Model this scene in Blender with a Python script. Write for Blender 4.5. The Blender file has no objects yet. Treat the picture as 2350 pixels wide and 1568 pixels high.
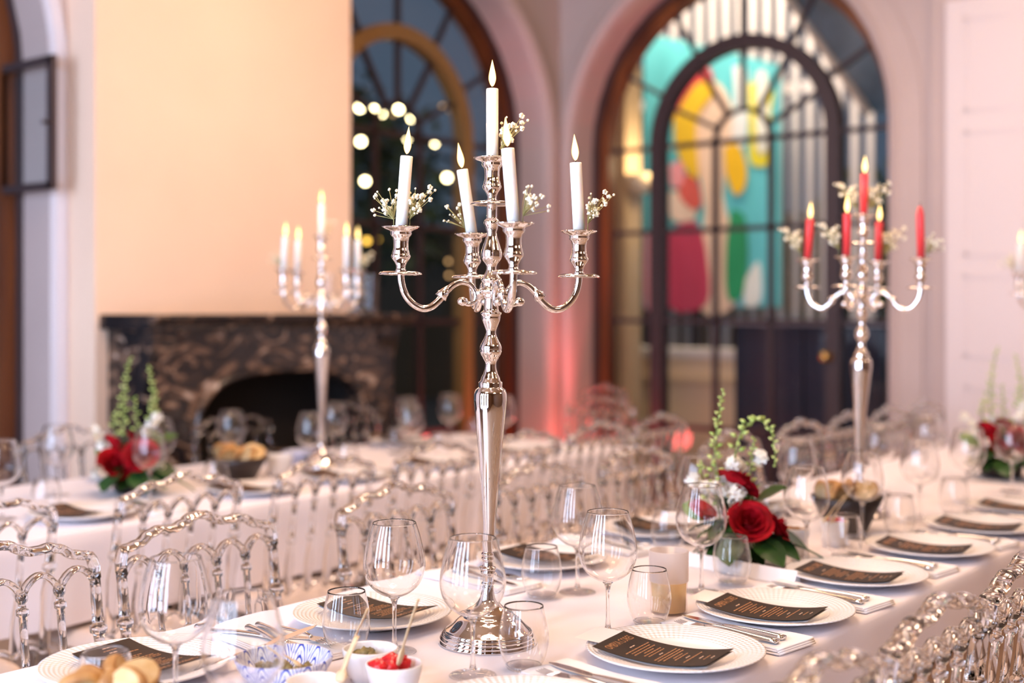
import bpy, bmesh, math, random
from math import sin, cos, pi, sqrt, radians
from mathutils import Vector, Matrix, Euler
rnd = random.Random(7)
C = bpy.context.scene.collection
sc = bpy.context.scene

# ------------------------------------------------------------------ camera
F, HOR, HC = 2900.0, 708.0, 1.35          # focal length in px, horizon row, eye height
YAW = radians(38.6); CY, SY = cos(YAW), sin(YAW)
cam_d = bpy.data.cameras.new('camera'); cam = bpy.data.objects.new('camera', cam_d); C.objects.link(cam)
cam.location = (0, 0, HC); cam.rotation_euler = (pi/2, 0, YAW)
cam_d.sensor_width = 36; cam_d.lens = F/2350*36; cam_d.shift_y = -(784-HOR)/2350
cam_d.clip_start = .05; cam_d.clip_end = 200
cam_d.dof.use_dof = True; cam_d.dof.focus_distance = 2.27; cam_d.dof.aperture_fstop = 1.65
cam_d.dof.aperture_blades = 0
sc.camera = cam
def WZ(px, Z, z=None, py=None):
    X = (px-1175)/F*Z
    if z is None: z = HC-(py-HOR)/F*Z
    return Vector((CY*X-SY*Z, SY*X+CY*Z, z))
def W(px, py, z=.75):                      # point of height z seen at a pixel of the photograph
    Z = (HC-z)*F/(py-HOR)
    return WZ(px, Z, z)

# ------------------------------------------------------------------ world, light, exposure
sc.view_settings.view_transform = 'Standard'; sc.view_settings.look = 'None'
sc.view_settings.exposure = 0.06; sc.view_settings.gamma = 1.0; sc.view_settings.use_curve_mapping = False
cy = sc.cycles
cy.max_bounces = 14; cy.diffuse_bounces = 4; cy.glossy_bounces = 6; cy.transmission_bounces = 12
cy.transparent_max_bounces = 40; cy.caustics_refractive = True; cy.caustics_reflective = False
cy.sample_clamp_indirect = 4.0; cy.blur_glossy = .5; cy.use_denoising = True
wd = bpy.data.worlds.new('dusk_sky'); sc.world = wd; wd.use_nodes = True
bg = wd.node_tree.nodes['Background']; bg.inputs[0].default_value = (.30, .42, .62, 1); bg.inputs[1].default_value = .22

def area(name, loc, rot, sx, sy, power, col):
    l = bpy.data.lights.new(name, 'AREA'); l.shape = 'RECTANGLE'; l.size = sx; l.size_y = sy
    l.energy = power; l.color = col
    o = bpy.data.objects.new(name, l); o.location = loc; o.rotation_euler = rot; C.objects.link(o); return o
WARM = (1, .715, .53)
for x, y, p in ((-1.2, -.6, 24), (-1.5, 1.9, 34), (-3.0, 3.6, 44), (-1.1, 5.0, 32), (1.6, .8, 26), (2.4, 4.4, 26)):
    area('chandelier_light', (x, y, 3.55), (0, 0, 0), .9, .9, p, WARM)
area('mural_fill', (-4.5, 8.35, 4.5), (radians(22), 0, 0), 3.0, .5, 150, (1, .82, .62))  # unseen fill light added above the terrace to brighten the mural and slats
s = bpy.data.lights.new('red_spot', 'SPOT'); s.energy = 130; s.color = (1, .10, .12); s.spot_size = radians(34); s.spot_blend = .8; s.shadow_soft_size = .05
s = bpy.data.objects.new('red_spot', s); C.objects.link(s); s.location = (-4.62, 6.38, .22); s.rotation_euler = Euler((radians(172), radians(-4), 0))
pl = bpy.data.lights.new('red_glow', 'POINT'); pl.energy = 11; pl.color = (1, .12, .12); pl.shadow_soft_size = .08
pl = bpy.data.objects.new('red_glow', pl); C.objects.link(pl); pl.location = (-4.55, 6.3, .45)

ll = bpy.data.lights.new('lantern_light', 'POINT'); ll.energy = 13; ll.color = (1, .74, .42); ll.shadow_soft_size = .08
ll = bpy.data.objects.new('lantern_light', ll); C.objects.link(ll); ll.location = (-4.6, 7.42, 2.35)

# ------------------------------------------------------------------ object helpers
def tag(o, label=None, cat=None, group=None, kind=None):
    if label: o['label'] = label
    if cat: o['category'] = cat
    if group: o['group'] = group
    if kind: o['kind'] = kind
    return o
class MB:
    def __init__(s): s.v = []; s.f = []; s.sm = []
    def add(s, vs, fs, smooth=False):
        b = len(s.v); s.v += [tuple(v) for v in vs]; s.f += [tuple(b+i for i in f) for f in fs]; s.sm += [smooth]*len(fs)
    def box(s, a, b, mat=None):
        x0, y0, z0 = a; x1, y1, z1 = b
        vs = [(x0,y0,z0),(x1,y0,z0),(x1,y1,z0),(x0,y1,z0),(x0,y0,z1),(x1,y0,z1),(x1,y1,z1),(x0,y1,z1)]
        if mat: vs = [mat @ Vector(v) for v in vs]
        s.add(vs, [(3,2,1,0),(4,5,6,7),(0,1,5,4),(1,2,6,5),(2,3,7,6),(3,0,4,7)])
    def lathe(s, prof, n=24, c=(0,0,0), mat=None, smooth=True, lobes=None):
        vs = []; fs = []; idx = []
        for r, z in prof:
            if r < 1e-6: idx.append([len(vs)]); vs.append(Vector((c[0], c[1], c[2]+z)))
            else:
                idx.append(list(range(len(vs), len(vs)+n)))
                for i in range(n):
                    a = 2*pi*i/n; rr = r*(1+(lobes[0]*cos(lobes[1]*a) if lobes and r > lobes[2] else 0))
                    vs.append(Vector((c[0]+rr*cos(a), c[1]+rr*sin(a), c[2]+z)))
        for p, q in zip(idx, idx[1:]):
            if len(p) == 1 and len(q) == 1: continue
            for i in range(n):
                j = (i+1) % n
                if len(p) == 1: fs.append((p[0], q[j], q[i]) if False else (p[0], q[i], q[j])[::-1])
                elif len(q) == 1: fs.append((p[i], p[j], q[0]))
                else: fs.append((p[i], p[j], q[j], q[i]))
        if mat: vs = [mat @ v for v in vs]
        s.add(vs, fs, smooth)
    def tube(s, pts, rad, n=8, smooth=True, flat=None, cap=True, up=None):
        """rad: number or list; flat = (a, b) multipliers of the two cross axes"""
        pts = [Vector(p) for p in pts]; m = len(pts)
        rad = [rad]*m if isinstance(rad, (int, float)) else rad
        fa, fb = flat or (1, 1); vs = []; fs = []
        prev = None
        for i, p in enumerate(pts):
            t = (pts[min(i+1, m-1)]-pts[max(i-1, 0)]).normalized()
            if up is not None: a = Vector(up) - t*t.dot(Vector(up))
            elif prev is None: a = t.orthogonal()
            else: a = prev - t*t.dot(prev)
            a.normalize(); prev = a; b = t.cross(a)
            for k in range(n):
                an = 2*pi*k/n; vs.append(p+a*cos(an)*rad[i]*fa+b*sin(an)*rad[i]*fb)
        for i in range(m-1):
            for k in range(n):
                l = (k+1) % n; fs.append((i*n+k, i*n+l, (i+1)*n+l, (i+1)*n+k))
        if cap: fs.append(tuple(range(n))[::-1]); fs.append(tuple((m-1)*n+k for k in range(n)))
        s.add(vs, fs, smooth)
    def prism(s, poly, axis, a, b):
        """extrude a 2D polygon; axis = 'x','y','z' the extrusion axis, from a to b"""
        def P(u, w, d): return {'x': (d, u, w), 'y': (u, d, w), 'z': (u, w, d)}[axis]
        bm = bmesh.new(); vs = [bm.verts.new(P(u, w, a)) for u, w in poly]; f = bm.faces.new(vs)
        bmesh.ops.recalc_face_normals(bm, faces=bm.faces)
        r = bmesh.ops.extrude_face_region(bm, geom=[f])
        d = {'x': (b-a, 0, 0), 'y': (0, b-a, 0), 'z': (0, 0, b-a)}[axis]
        for e in r['geom']:
            if isinstance(e, bmesh.types.BMVert): e.co += Vector(d)
        bmesh.ops.recalc_face_normals(bm, faces=bm.faces)
        bmesh.ops.triangulate(bm, faces=[f for f in bm.faces if len(f.verts) > 4])
        bm.verts.index_update()
        s.add([v.co.copy() for v in bm.verts], [[v.index for v in f.verts] for f in bm.faces]); bm.free()
    def grid(s, fn, nu, nv, smooth=True):
        vs = [fn(i/nu, j/nv) for j in range(nv+1) for i in range(nu+1)]
        s.add(vs, [(j*(nu+1)+i, j*(nu+1)+i+1, (j+1)*(nu+1)+i+1, (j+1)*(nu+1)+i) for j in range(nv) for i in range(nu)], smooth)
    def blob(s, c, r, sub=1, jit=0, sc3=(1,1,1)):
        bm = bmesh.new(); bmesh.ops.create_icosphere(bm, subdivisions=sub, radius=1)
        vs = []
        for v in bm.verts:
            k = r*(1+rnd.uniform(-jit, jit)); vs.append((c[0]+v.co.x*k*sc3[0], c[1]+v.co.y*k*sc3[1], c[2]+v.co.z*k*sc3[2]))
        bm.verts.index_update()
        s.add(vs, [[v.index for v in f.verts] for f in bm.faces], True); bm.free()
    def mesh(s, name, *mats):
        me = bpy.data.meshes.new(name); me.from_pydata(s.v, [], s.f); me.update()
        me.polygons.foreach_set('use_smooth', s.sm)
        for m in mats: me.materials.append(m)
        return me
def obj(name, me, parent=None, loc=(0,0,0), rot=(0,0,0)):
    if isinstance(me, tuple): me = me[0].mesh(name, me[1])
    o = bpy.data.objects.new(name, me); C.objects.link(o); o.location = loc; o.rotation_euler = rot
    if parent: o.parent = parent
    return o
def empty(name, loc=(0,0,0), rot=(0,0,0)):
    o = bpy.data.objects.new(name, None); o.empty_display_size = .1; C.objects.link(o); o.location = loc; o.rotation_euler = rot
    return o
def struct(name, mb, mat, parent=None):
    o = obj(name, mb.mesh(name, mat), parent)
    if not parent: o['kind'] = 'structure'
    return o
# a kit is (name, root mesh or None, [ (part name, mesh, loc, rot, [sub parts], label) ])
def P_(name, me, loc=(0,0,0), rot=(0,0,0), sub=(), label=None, kind=None): return (name, me, loc, rot, sub, label, kind)
def spawn(kit, loc, rot=0, label=None, cat=None, group=None, scale=1):
    name, me, parts = kit
    rot = (0, 0, rot) if isinstance(rot, (int, float)) else rot
    r = bpy.data.objects.new(name, me); C.objects.link(r); r.location = loc; r.rotation_euler = rot
    r.scale = (scale,)*3 if isinstance(scale, (int, float)) else scale
    def rec(ps, par):
        for n, m, l, ro, sub, lab, kind in ps:
            c = bpy.data.objects.new(n, m); C.objects.link(c); c.parent = par; c.location = l; c.rotation_euler = ro
            if lab: c['label'] = lab
            if kind: c['kind'] = kind
            rec(sub, c)
    rec(parts, r); tag(r, label, cat, group)
    return r
def smoothpts(pts, k=6):
    """Catmull-Rom through control points"""
    pts = [Vector(p) for p in pts]; out = []
    for i in range(len(pts)-1):
        p0 = pts[max(i-1,0)]; p1 = pts[i]; p2 = pts[i+1]; p3 = pts[min(i+2,len(pts)-1)]
        for j in range(k):
            t = j/k
            out.append(.5*((2*p1)+(p2-p0)*t+(2*p0-5*p1+4*p2-p3)*t*t+(3*p1-p0-3*p2+p3)*t**3))
    out.append(pts[-1]); return out
def sprof(pr, k=4): return [(max(0, p.x), p.y) for p in smoothpts([(r, z, 0) for r, z in pr], k)]

# ------------------------------------------------------------------ materials
def mat(name, col, rough=.5, metal=0, spec=.5, trans=0, ior=1.45, emit=None, es=0, sss=0, coat=0, sheen=0):
    m = bpy.data.materials.new(name); m.use_nodes = True; b = m.node_tree.nodes['Principled BSDF']; I = b.inputs
    I['Base Color'].default_value = (*col, 1); I['Roughness'].default_value = rough; I['Metallic'].default_value = metal
    I['Specular IOR Level'].default_value = spec; I['Transmission Weight'].default_value = trans; I['IOR'].default_value = ior
    I['Coat Weight'].default_value = coat; I['Sheen Weight'].default_value = sheen
    if sss: I['Subsurface Weight'].default_value = sss; I['Subsurface Radius'].default_value = (.02, .012, .008); I['Subsurface Scale'].default_value = .6
    if emit: I['Emission Color'].default_value = (*emit, 1); I['Emission Strength'].default_value = es
    return m
def nodes(m): return m.node_tree.nodes, m.node_tree.links, m.node_tree.nodes['Principled BSDF']
def bump(m, kind='noise', scale=50, strength=.3, dist=.002, detail=4, stretch=None):
    N, L, b = nodes(m); tc = N.new('ShaderNodeTexCoord'); mp = N.new('ShaderNodeMapping')
    L.new(tc.outputs['Object'], mp.inputs[0])
    if stretch: mp.inputs['Scale'].default_value = stretch
    if kind == 'noise': t = N.new('ShaderNodeTexNoise'); t.inputs['Scale'].default_value = scale; t.inputs['Detail'].default_value = detail; out = t.outputs[0]
    elif kind == 'voronoi': t = N.new('ShaderNodeTexVoronoi'); t.inputs['Scale'].default_value = scale; out = t.outputs[0]
    else: t = N.new('ShaderNodeTexWave'); t.inputs['Scale'].default_value = scale; out = t.outputs[1]
    L.new(mp.outputs[0], t.inputs['Vector'])
    bp = N.new('ShaderNodeBump'); bp.inputs['Strength'].default_value = strength; bp.inputs['Distance'].default_value = dist
    L.new(out, bp.inputs['Height']); L.new(bp.outputs[0], b.inputs['Normal']); return m
def mottled(m, c1, c2, scale=3, lo=.35, hi=.65, detail=6, stretch=None, dist=0):
    N, L, b = nodes(m); tc = N.new('ShaderNodeTexCoord'); mp = N.new('ShaderNodeMapping'); L.new(tc.outputs['Object'], mp.inputs[0])
    if stretch: mp.inputs['Scale'].default_value = stretch
    t = N.new('ShaderNodeTexNoise'); t.inputs['Scale'].default_value = scale; t.inputs['Detail'].default_value = detail; t.inputs['Distortion'].default_value = dist
    L.new(mp.outputs[0], t.inputs['Vector'])
    r = N.new('ShaderNodeValToRGB'); r.color_ramp.elements[0].position = lo; r.color_ramp.elements[1].position = hi
    r.color_ramp.elements[0].color = (*c1, 1); r.color_ramp.elements[1].color = (*c2, 1)
    L.new(t.outputs[0], r.inputs[0]); L.new(r.outputs[0], b.inputs['Base Color']); return m
def thin_glass(name, tint=(1,1,1), base=.05, rough=0.0, gain=1.0):
    m = bpy.data.materials.new(name); m.use_nodes = True; N, L = m.node_tree.nodes, m.node_tree.links; N.clear()
    o = N.new('ShaderNodeOutputMaterial'); mx = N.new('ShaderNodeMixShader'); tr = N.new('ShaderNodeBsdfTransparent'); gl = N.new('ShaderNodeBsdfGlossy')
    tr.inputs[0].default_value = (*tint, 1); gl.inputs['Roughness'].default_value = rough
    lw = N.new('ShaderNodeLayerWeight'); lw.inputs[0].default_value = .5
    pw = N.new('ShaderNodeMath'); pw.operation = 'POWER'; pw.inputs[1].default_value = 4.0
    ma = N.new('ShaderNodeMath'); ma.operation = 'MULTIPLY_ADD'; ma.inputs[1].default_value = gain*(1-base); ma.inputs[2].default_value = base; ma.use_clamp = True
    L.new(lw.outputs['Facing'], pw.inputs[0]); L.new(pw.outputs[0], ma.inputs[0]); L.new(ma.outputs[0], mx.inputs[0])
    L.new(tr.outputs[0], mx.inputs[1]); L.new(gl.outputs[0], mx.inputs[2]); L.new(mx.outputs[0], o.inputs[0]); return m
M = {}
M['cloth'] = bump(mat('white_cloth', (.83, .77, .81), .85, sheen=.2), 'noise', 90, .12, .002)
M['sheet'] = bump(mat('plain_beige', (.62, .47, .36), .9), 'noise', 60, .2, .002)
M['napkin'] = bump(mat('napkin_linen', (.87, .83, .84), .9, sheen=.2), 'noise', 200, .2, .001)
M['cream'] = bump(mottled(mat('cream_plaster', (.86, .63, .48), .75), (.83, .60, .45), (.88, .65, .49), 1.2), 'noise', 14, .1, .004)
M['mauve'] = bump(mottled(mat('greige_plaster', (.47, .375, .35), .7), (.44, .35, .325), (.50, .40, .375), 1.1), 'noise', 14, .1, .004)
M['pale'] = bump(mat('pale_plaster', (.68, .60, .60), .7), 'noise', 14, .1, .004)
M['brown'] = bump(mat('brown_panelling', (.13, .075, .045), .5), 'noise', 10, .1, .004)
M['ceil'] = bump(mat('ceiling_paint', (.28, .18, .11), .9), 'noise', 10, .1, .004)
M['floor'] = bump(mottled(mat('stone_floor', (.5, .38, .28), .35), (.46, .33, .24), (.58, .44, .34), 2.5), 'noise', 20, .1, .002)
M['wood'] = bump(mottled(mat('mahogany', (.16, .05, .015), .4), (.08,.022,.008), (.20,.06,.015), 6, stretch=(1, 1, .15)), 'noise', 30, .1, .002)
M['frame'] = bump(mat('dark_frame_paint', (.045, .028, .03), .45), 'noise', 30, .1, .002)
M['gilt'] = bump(mat('ochre_frame_paint', (.28, .165, .06), .45), 'noise', 30, .1, .002)
M['pane'] = thin_glass('window_glass', (.93, .96, .97), .05)
M['glass'] = thin_glass('stem_glass', (.985, .985, .99), .05, gain=.9)
M['solidglass'] = mat('solid_glass', (1, 1, 1), 0.0, trans=1, ior=1.5)
M['acrylic'] = mat('clear_polycarbonate', (.97, .965, .96), 0.02, trans=1, ior=1.46)
M['silver'] = bump(mat('polished_silver', (.90, .86, .83), .045, metal=1), 'noise', 9, .05, .002)
M['steel'] = mat('cutlery_steel', (.80, .78, .77), .12, metal=1)
M['wax'] = mat('ivory_wax', (.96, .90, .84), .45, sss=.5)
M['redwax'] = mat('coral_red_wax', (.80, .055, .06), .4, sss=.3)
def flame_mat():
    m = bpy.data.materials.new('flame'); m.use_nodes = True; N, L = m.node_tree.nodes, m.node_tree.links; N.clear()
    o = N.new('ShaderNodeOutputMaterial'); e = N.new('ShaderNodeEmission'); lw = N.new('ShaderNodeLayerWeight'); lw.inputs[0].default_value = .5
    r = N.new('ShaderNodeValToRGB'); r.color_ramp.elements[0].color = (1, .70, .27, 1); r.color_ramp.elements[0].position = .30; r.color_ramp.elements[1].color = (.34, .10, .010, 1); r.color_ramp.elements[1].position = .9
    L.new(lw.outputs['Facing'], r.inputs[0]); L.new(r.outputs[0], e.inputs[0]); e.inputs[1].default_value = 4.2; L.new(e.outputs[0], o.inputs[0]); return m
M['wick'] = mat('charred_wick', (.02, .015, .01), .9)
def emis(name, col, st):
    m = bpy.data.materials.new(name); m.use_nodes = True; N, L = m.node_tree.nodes, m.node_tree.links; N.clear()
    o = N.new('ShaderNodeOutputMaterial'); e = N.new('ShaderNodeEmission'); e.inputs[0].default_value = (*col, 1); e.inputs[1].default_value = st
    L.new(e.outputs[0], o.inputs[0]); return m
M['flame'] = flame_mat()
M['flamecore'] = emis('flame_core', (1, .84, .55), 9)
M['bulb'] = emis('bulb_glow', (1, .62, .26), 150)
M['festoon'] = emis('festoon_glow', (1, .80, .42), 22)
M['festoon2'] = emis('festoon_glow_dim', (1, .55, .22), 2.0)
M['daywin'] = emis('lit_window_pane', (.60, .73, 1), 24.0)
M['brass'] = mat('brass', (.70, .45, .16), .25, metal=1)
M['crystal'] = thin_glass('crystal', (1,1,1), .2)
M['china'] = mat('white_china', (.86, .85, .86), .18, spec=.6)
def plate_mat():
    m = mat('embossed_china', (.84, .80, .79), .24, spec=.6); N, L, b = nodes(m)
    tc = N.new('ShaderNodeTexCoord'); sp = N.new('ShaderNodeSeparateXYZ'); L.new(tc.outputs['Object'], sp.inputs[0])
    def mth(op, a, bb=None):
        n = N.new('ShaderNodeMath'); n.operation = op
        for i, q in enumerate((a, bb)):
            if q is None: continue
            if isinstance(q, (int, float)): n.inputs[i].default_value = q
            else: L.new(q, n.inputs[i])
        return n.outputs[0]
    x, y = sp.outputs[0], sp.outputs[1]
    r = mth('SQRT', mth('ADD', mth('MULTIPLY', x, x), mth('MULTIPLY', y, y)))
    a = mth('ARCTAN2', y, x)
    s1 = mth('SINE', mth('ADD', mth('MULTIPLY', a, 40), mth('MULTIPLY', r, 420)))
    s2 = mth('SINE', mth('SUBTRACT', mth('MULTIPLY', a, 40), mth('MULTIPLY', r, 420)))
    h = mth('MULTIPLY', mth('MULTIPLY', s1, s2), mth('GREATER_THAN', r, .099))
    bp = N.new('ShaderNodeBump'); bp.inputs['Strength'].default_value = .8; bp.inputs['Distance'].default_value = .0012
    L.new(h, bp.inputs['Height']); L.new(bp.outputs[0], b.inputs['Normal']); return m
M['plate'] = plate_mat()
M['menu'] = mat('dark_menu_card', (.030, .018, .013), .5, spec=.22)
M['copper'] = mat('copper_print', (.58, .27, .11), .4, metal=.2)
M['palecopper'] = mat('pale_print', (.85, .58, .42), .4)
M['paper'] = mat('white_paper', (.88, .85, .85), .8)
M['cushion'] = bump(mat('ivory_seat_pad', (.72, .58, .50), .9), 'noise', 60, .2, .002)
M['rose'] = mottled(mat('red_rose_petal', (.28, .003, .010), .6, spec=.12), (.16, .002, .006), (.40, .004, .012), 40)
M['white_petal'] = mat('white_petal', (.86, .82, .72), .6, sss=.3)
M['gyp'] = mat('babys_breath_petal', (.88, .82, .62), .6, sss=.2)
M['bud'] = mottled(mat('green_bud', (.38, .50, .10), .5), (.26, .42, .07), (.62, .68, .24), 60)
M['stem'] = mat('green_stem', (.20, .28, .06), .5)
M['twig'] = mat('dry_stem', (.32, .28, .10), .6)
M['leaf'] = mottled(mat('dark_green_leaf', (.02, .07, .02), .35), (.010, .035, .012), (.035, .11, .02), 12)
M['leaf2'] = mat('olive_leaf', (.13, .22, .05), .45)
M['bread'] = bump(mottled(mat('bread_crumb', (.70, .50, .25), .8), (.55, .33, .12), (.82, .66, .40), 14), 'noise', 60, .5, .004)
M['crust'] = mottled(mat('bread_crust', (.45, .2, .06), .6), (.30, .12, .03), (.60, .34, .12), 20)
M['blackbowl'] = mat('charcoal_bowl', (.03, .02, .018), .45)
M['woodlight'] = bump(mat('pale_bamboo', (.72, .55, .33), .5), 'noise', 40, .1, .001)
M['redfood'] = mat('pickled_red_food', (.62, .015, .02), .25, sss=.3)
M['greenfood'] = mottled(mat('chopped_green_food', (.2, .15, .05), .5), (.06, .06, .02), (.36, .26, .10), 80)
M['frost'] = mat('frosted_glass', (.90, .84, .83), .5, trans=.25, sss=.2)
def frosted():
    m = bpy.data.materials.new('frosted_translucent'); m.use_nodes = True; N, L = m.node_tree.nodes, m.node_tree.links; N.clear()
    o = N.new('ShaderNodeOutputMaterial'); a = N.new('ShaderNodeMixShader'); b = N.new('ShaderNodeMixShader'); t = N.new('ShaderNodeBsdfTranslucent'); d = N.new('ShaderNodeBsdfDiffuse'); tr = N.new('ShaderNodeBsdfTransparent')
    t.inputs[0].default_value = (.96, .92, .92, 1); d.inputs[0].default_value = (.95, .90, .90, 1); b.inputs[0].default_value = .55; a.inputs[0].default_value = .30
    L.new(d.outputs[0], b.inputs[1]); L.new(t.outputs[0], b.inputs[2]); L.new(b.outputs[0], a.inputs[1]); L.new(tr.outputs[0], a.inputs[2]); L.new(a.outputs[0], o.inputs[0]); return m
M['frost'] = frosted()
M['amber'] = mat('ivory_votive_wax', (.90, .66, .36), .5, sss=.3)
def marble():
    m = mat('black_brown_marble', (.03, .02, .02), .22, coat=.3); N, L, b = nodes(m)
    tc = N.new('ShaderNodeTexCoord'); mp = N.new('ShaderNodeMapping'); mp.inputs['Scale'].default_value = (1, .7, 1.3); mp.inputs['Rotation'].default_value = (.5, .3, .6); L.new(tc.outputs['Object'], mp.inputs[0])
    t = N.new('ShaderNodeTexNoise'); t.inputs['Scale'].default_value = 8; t.inputs['Detail'].default_value = 10; t.inputs['Distortion'].default_value = 2.2; L.new(mp.outputs[0], t.inputs['Vector'])
    r = N.new('ShaderNodeValToRGB'); e = r.color_ramp.elements; e[0].position = .47; e[0].color = (.012, .009, .010, 1); e[1].position = .74; e[1].color = (.50, .40, .34, 1)
    k = r.color_ramp.elements.new(.54); k.color = (.05, .030, .022, 1); k = r.color_ramp.elements.new(.62); k.color = (.17, .10, .065, 1)
    L.new(t.outputs[0], r.inputs[0]); L.new(r.outputs[0], b.inputs['Base Color']); return m
M['marble'] = marble()
M['soot'] = mat('sooty_firebox', (.012, .009, .008), .9)
def bluepat():
    m = mat('blue_patterned_china', (.85, .86, .88), .15, spec=.6); N, L, b = nodes(m)
    tc = N.new('ShaderNodeTexCoord'); sp = N.new('ShaderNodeSeparateXYZ'); L.new(tc.outputs['Object'], sp.inputs[0])
    def mth(op, a, bb=None):
        n = N.new('ShaderNodeMath'); n.operation = op
        for i, q in enumerate((a, bb)):
            if q is None: continue
            if isinstance(q, (int, float)): n.inputs[i].default_value = q
            else: L.new(q, n.inputs[i])
        return n.outputs[0]
    a = mth('ARCTAN2', sp.outputs[1], sp.outputs[0])
    tri = mth('ABSOLUTE', mth('SINE', mth('MULTIPLY', a, 7)))          # scallop arches round the bowl
    hz = mth('MULTIPLY', sp.outputs[2], 22)
    d = mth('FRACT', mth('MULTIPLY', mth('ADD', hz, mth('MULTIPLY', tri, -1.0)), 2.6))
    line = mth('LESS_THAN', d, .26)
    fine = mth('LESS_THAN', mth('SINE', mth('MULTIPLY', a, 84)), -.2)
    r = N.new('ShaderNodeValToRGB'); r.color_ramp.elements[0].color = (.80, .83, .90, 1); r.color_ramp.elements[1].color = (.05, .09, .48, 1)
    L.new(mth('MAXIMUM', line, mth('MULTIPLY', mth('MULTIPLY', fine, mth('LESS_THAN', d, .62)), .45)), r.inputs[0]); L.new(r.outputs[0], b.inputs['Base Color']); return m
M['bluepat'] = bluepat()
# ================================================================== THE SETTING
XW, XP = -4.88, -5.20            # left wall face and its window plane
YW, YP = 6.61, 6.93              # end wall face and its door plane
SP = 2.38                        # spring height of every arch
RO, RI = .98, .60                # outer frame and inner ring
H = 4.6
def arch_path(c, r, z0=0.0, n=20):
    return [(c-r, z0)] + [(c-r*cos(pi*i/n), SP+r*sin(pi*i/n)) for i in range(n+1)] + [(c+r, z0)]
def wall_poly(a, b, cs, r, top=H):
    p = [(a, 0)]
    for c in cs: p += arch_path(c, r)
    return p + [(b, 0), (b, top), (a, top)]
WINC = [1.94, 5.42]              # centres of the left wall's windows (along y)
DC = -3.72                       # centre of the end wall's door (along x)
mb = MB(); mb.prism(wall_poly(-2.2, YW, WINC, 1.03), 'x', XW, XP-.12); struct('wall_left', mb, M['mauve'])
mb = MB(); mb.prism(wall_poly(XW, 4.2, [DC], 1.05), 'y', YW, YP+.12); struct('wall_back', mb, M['mauve'])
mb = MB(); mb.box((4.2, -2.2, 0), (4.4, 7.05, H)); struct('wall_right', mb, M['brown'])
mb = MB(); mb.box((-5.32, -2.4, 0), (4.4, -2.2, H)); struct('wall_front', mb, M['brown'])
mb = MB(); mb.box((-5.32, -2.4, -.1), (4.4, 7.05, 0)); struct('floor', mb, M['floor'])
mb = MB(); mb.box((-5.32, -2.4, H), (4.4, 7.05, H+.1)); struct('ceiling', mb, M['ceil'])
# chimney breast
BX, BY0, BY1 = -4.64, 3.03, 4.50
mb = MB(); mb.box((XW, BY0, 0), (BX, BY1, H)); ch = struct('wall_chimney', mb, M['cream'])
# swept surround mouldings
def sweep_arch(mb, c, r, prof, plane, axis, z0=0.0, n=28, clip=None):
    """prof: list of (outward from opening, depth towards the room)"""
    pts = [(-1, 0, z0)] + [(-cos(pi*i/n), sin(pi*i/n), SP) for i in range(n+1)] + [(1, 0, z0)]
    vs = []; m = len(prof)
    for ux, uz, base in pts:
        for o, d in prof:
            s_ = c+ux*(r+o); z = base+uz*(r+o)
            if clip: s_ = max(clip[0], min(clip[1], s_))
            vs.append((plane+d, s_, z) if axis == 'x' else (s_, plane-d, z))
    fs = []
    for i in range(len(pts)-1):
        for k in range(m):
            l = (k+1) % m
            q = (i*m+k, i*m+l, (i+1)*m+l, (i+1)*m+k)
            fs.append(q if axis == 'x' else q[::-1])
    mb.add(vs, fs, False)
sur = [(0, .0), (.012, .035), (.05, .05), (.075, .03), (.10, .03), (.135, .018), (.19, .012), (.19, 0)]
for i, c in enumerate(WINC):
    mb = MB(); sweep_arch(mb, c, 1.03, sur, XW, 'x'); struct('trim_%d' % (i+1), mb, M['mauve'] if i else M['pale'])
mb = MB(); sweep_arch(mb, DC, 1.05, sur, YW, 'y', clip=(XW+.002, 9)); struct('trim_3', mb, M['mauve'])

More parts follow.
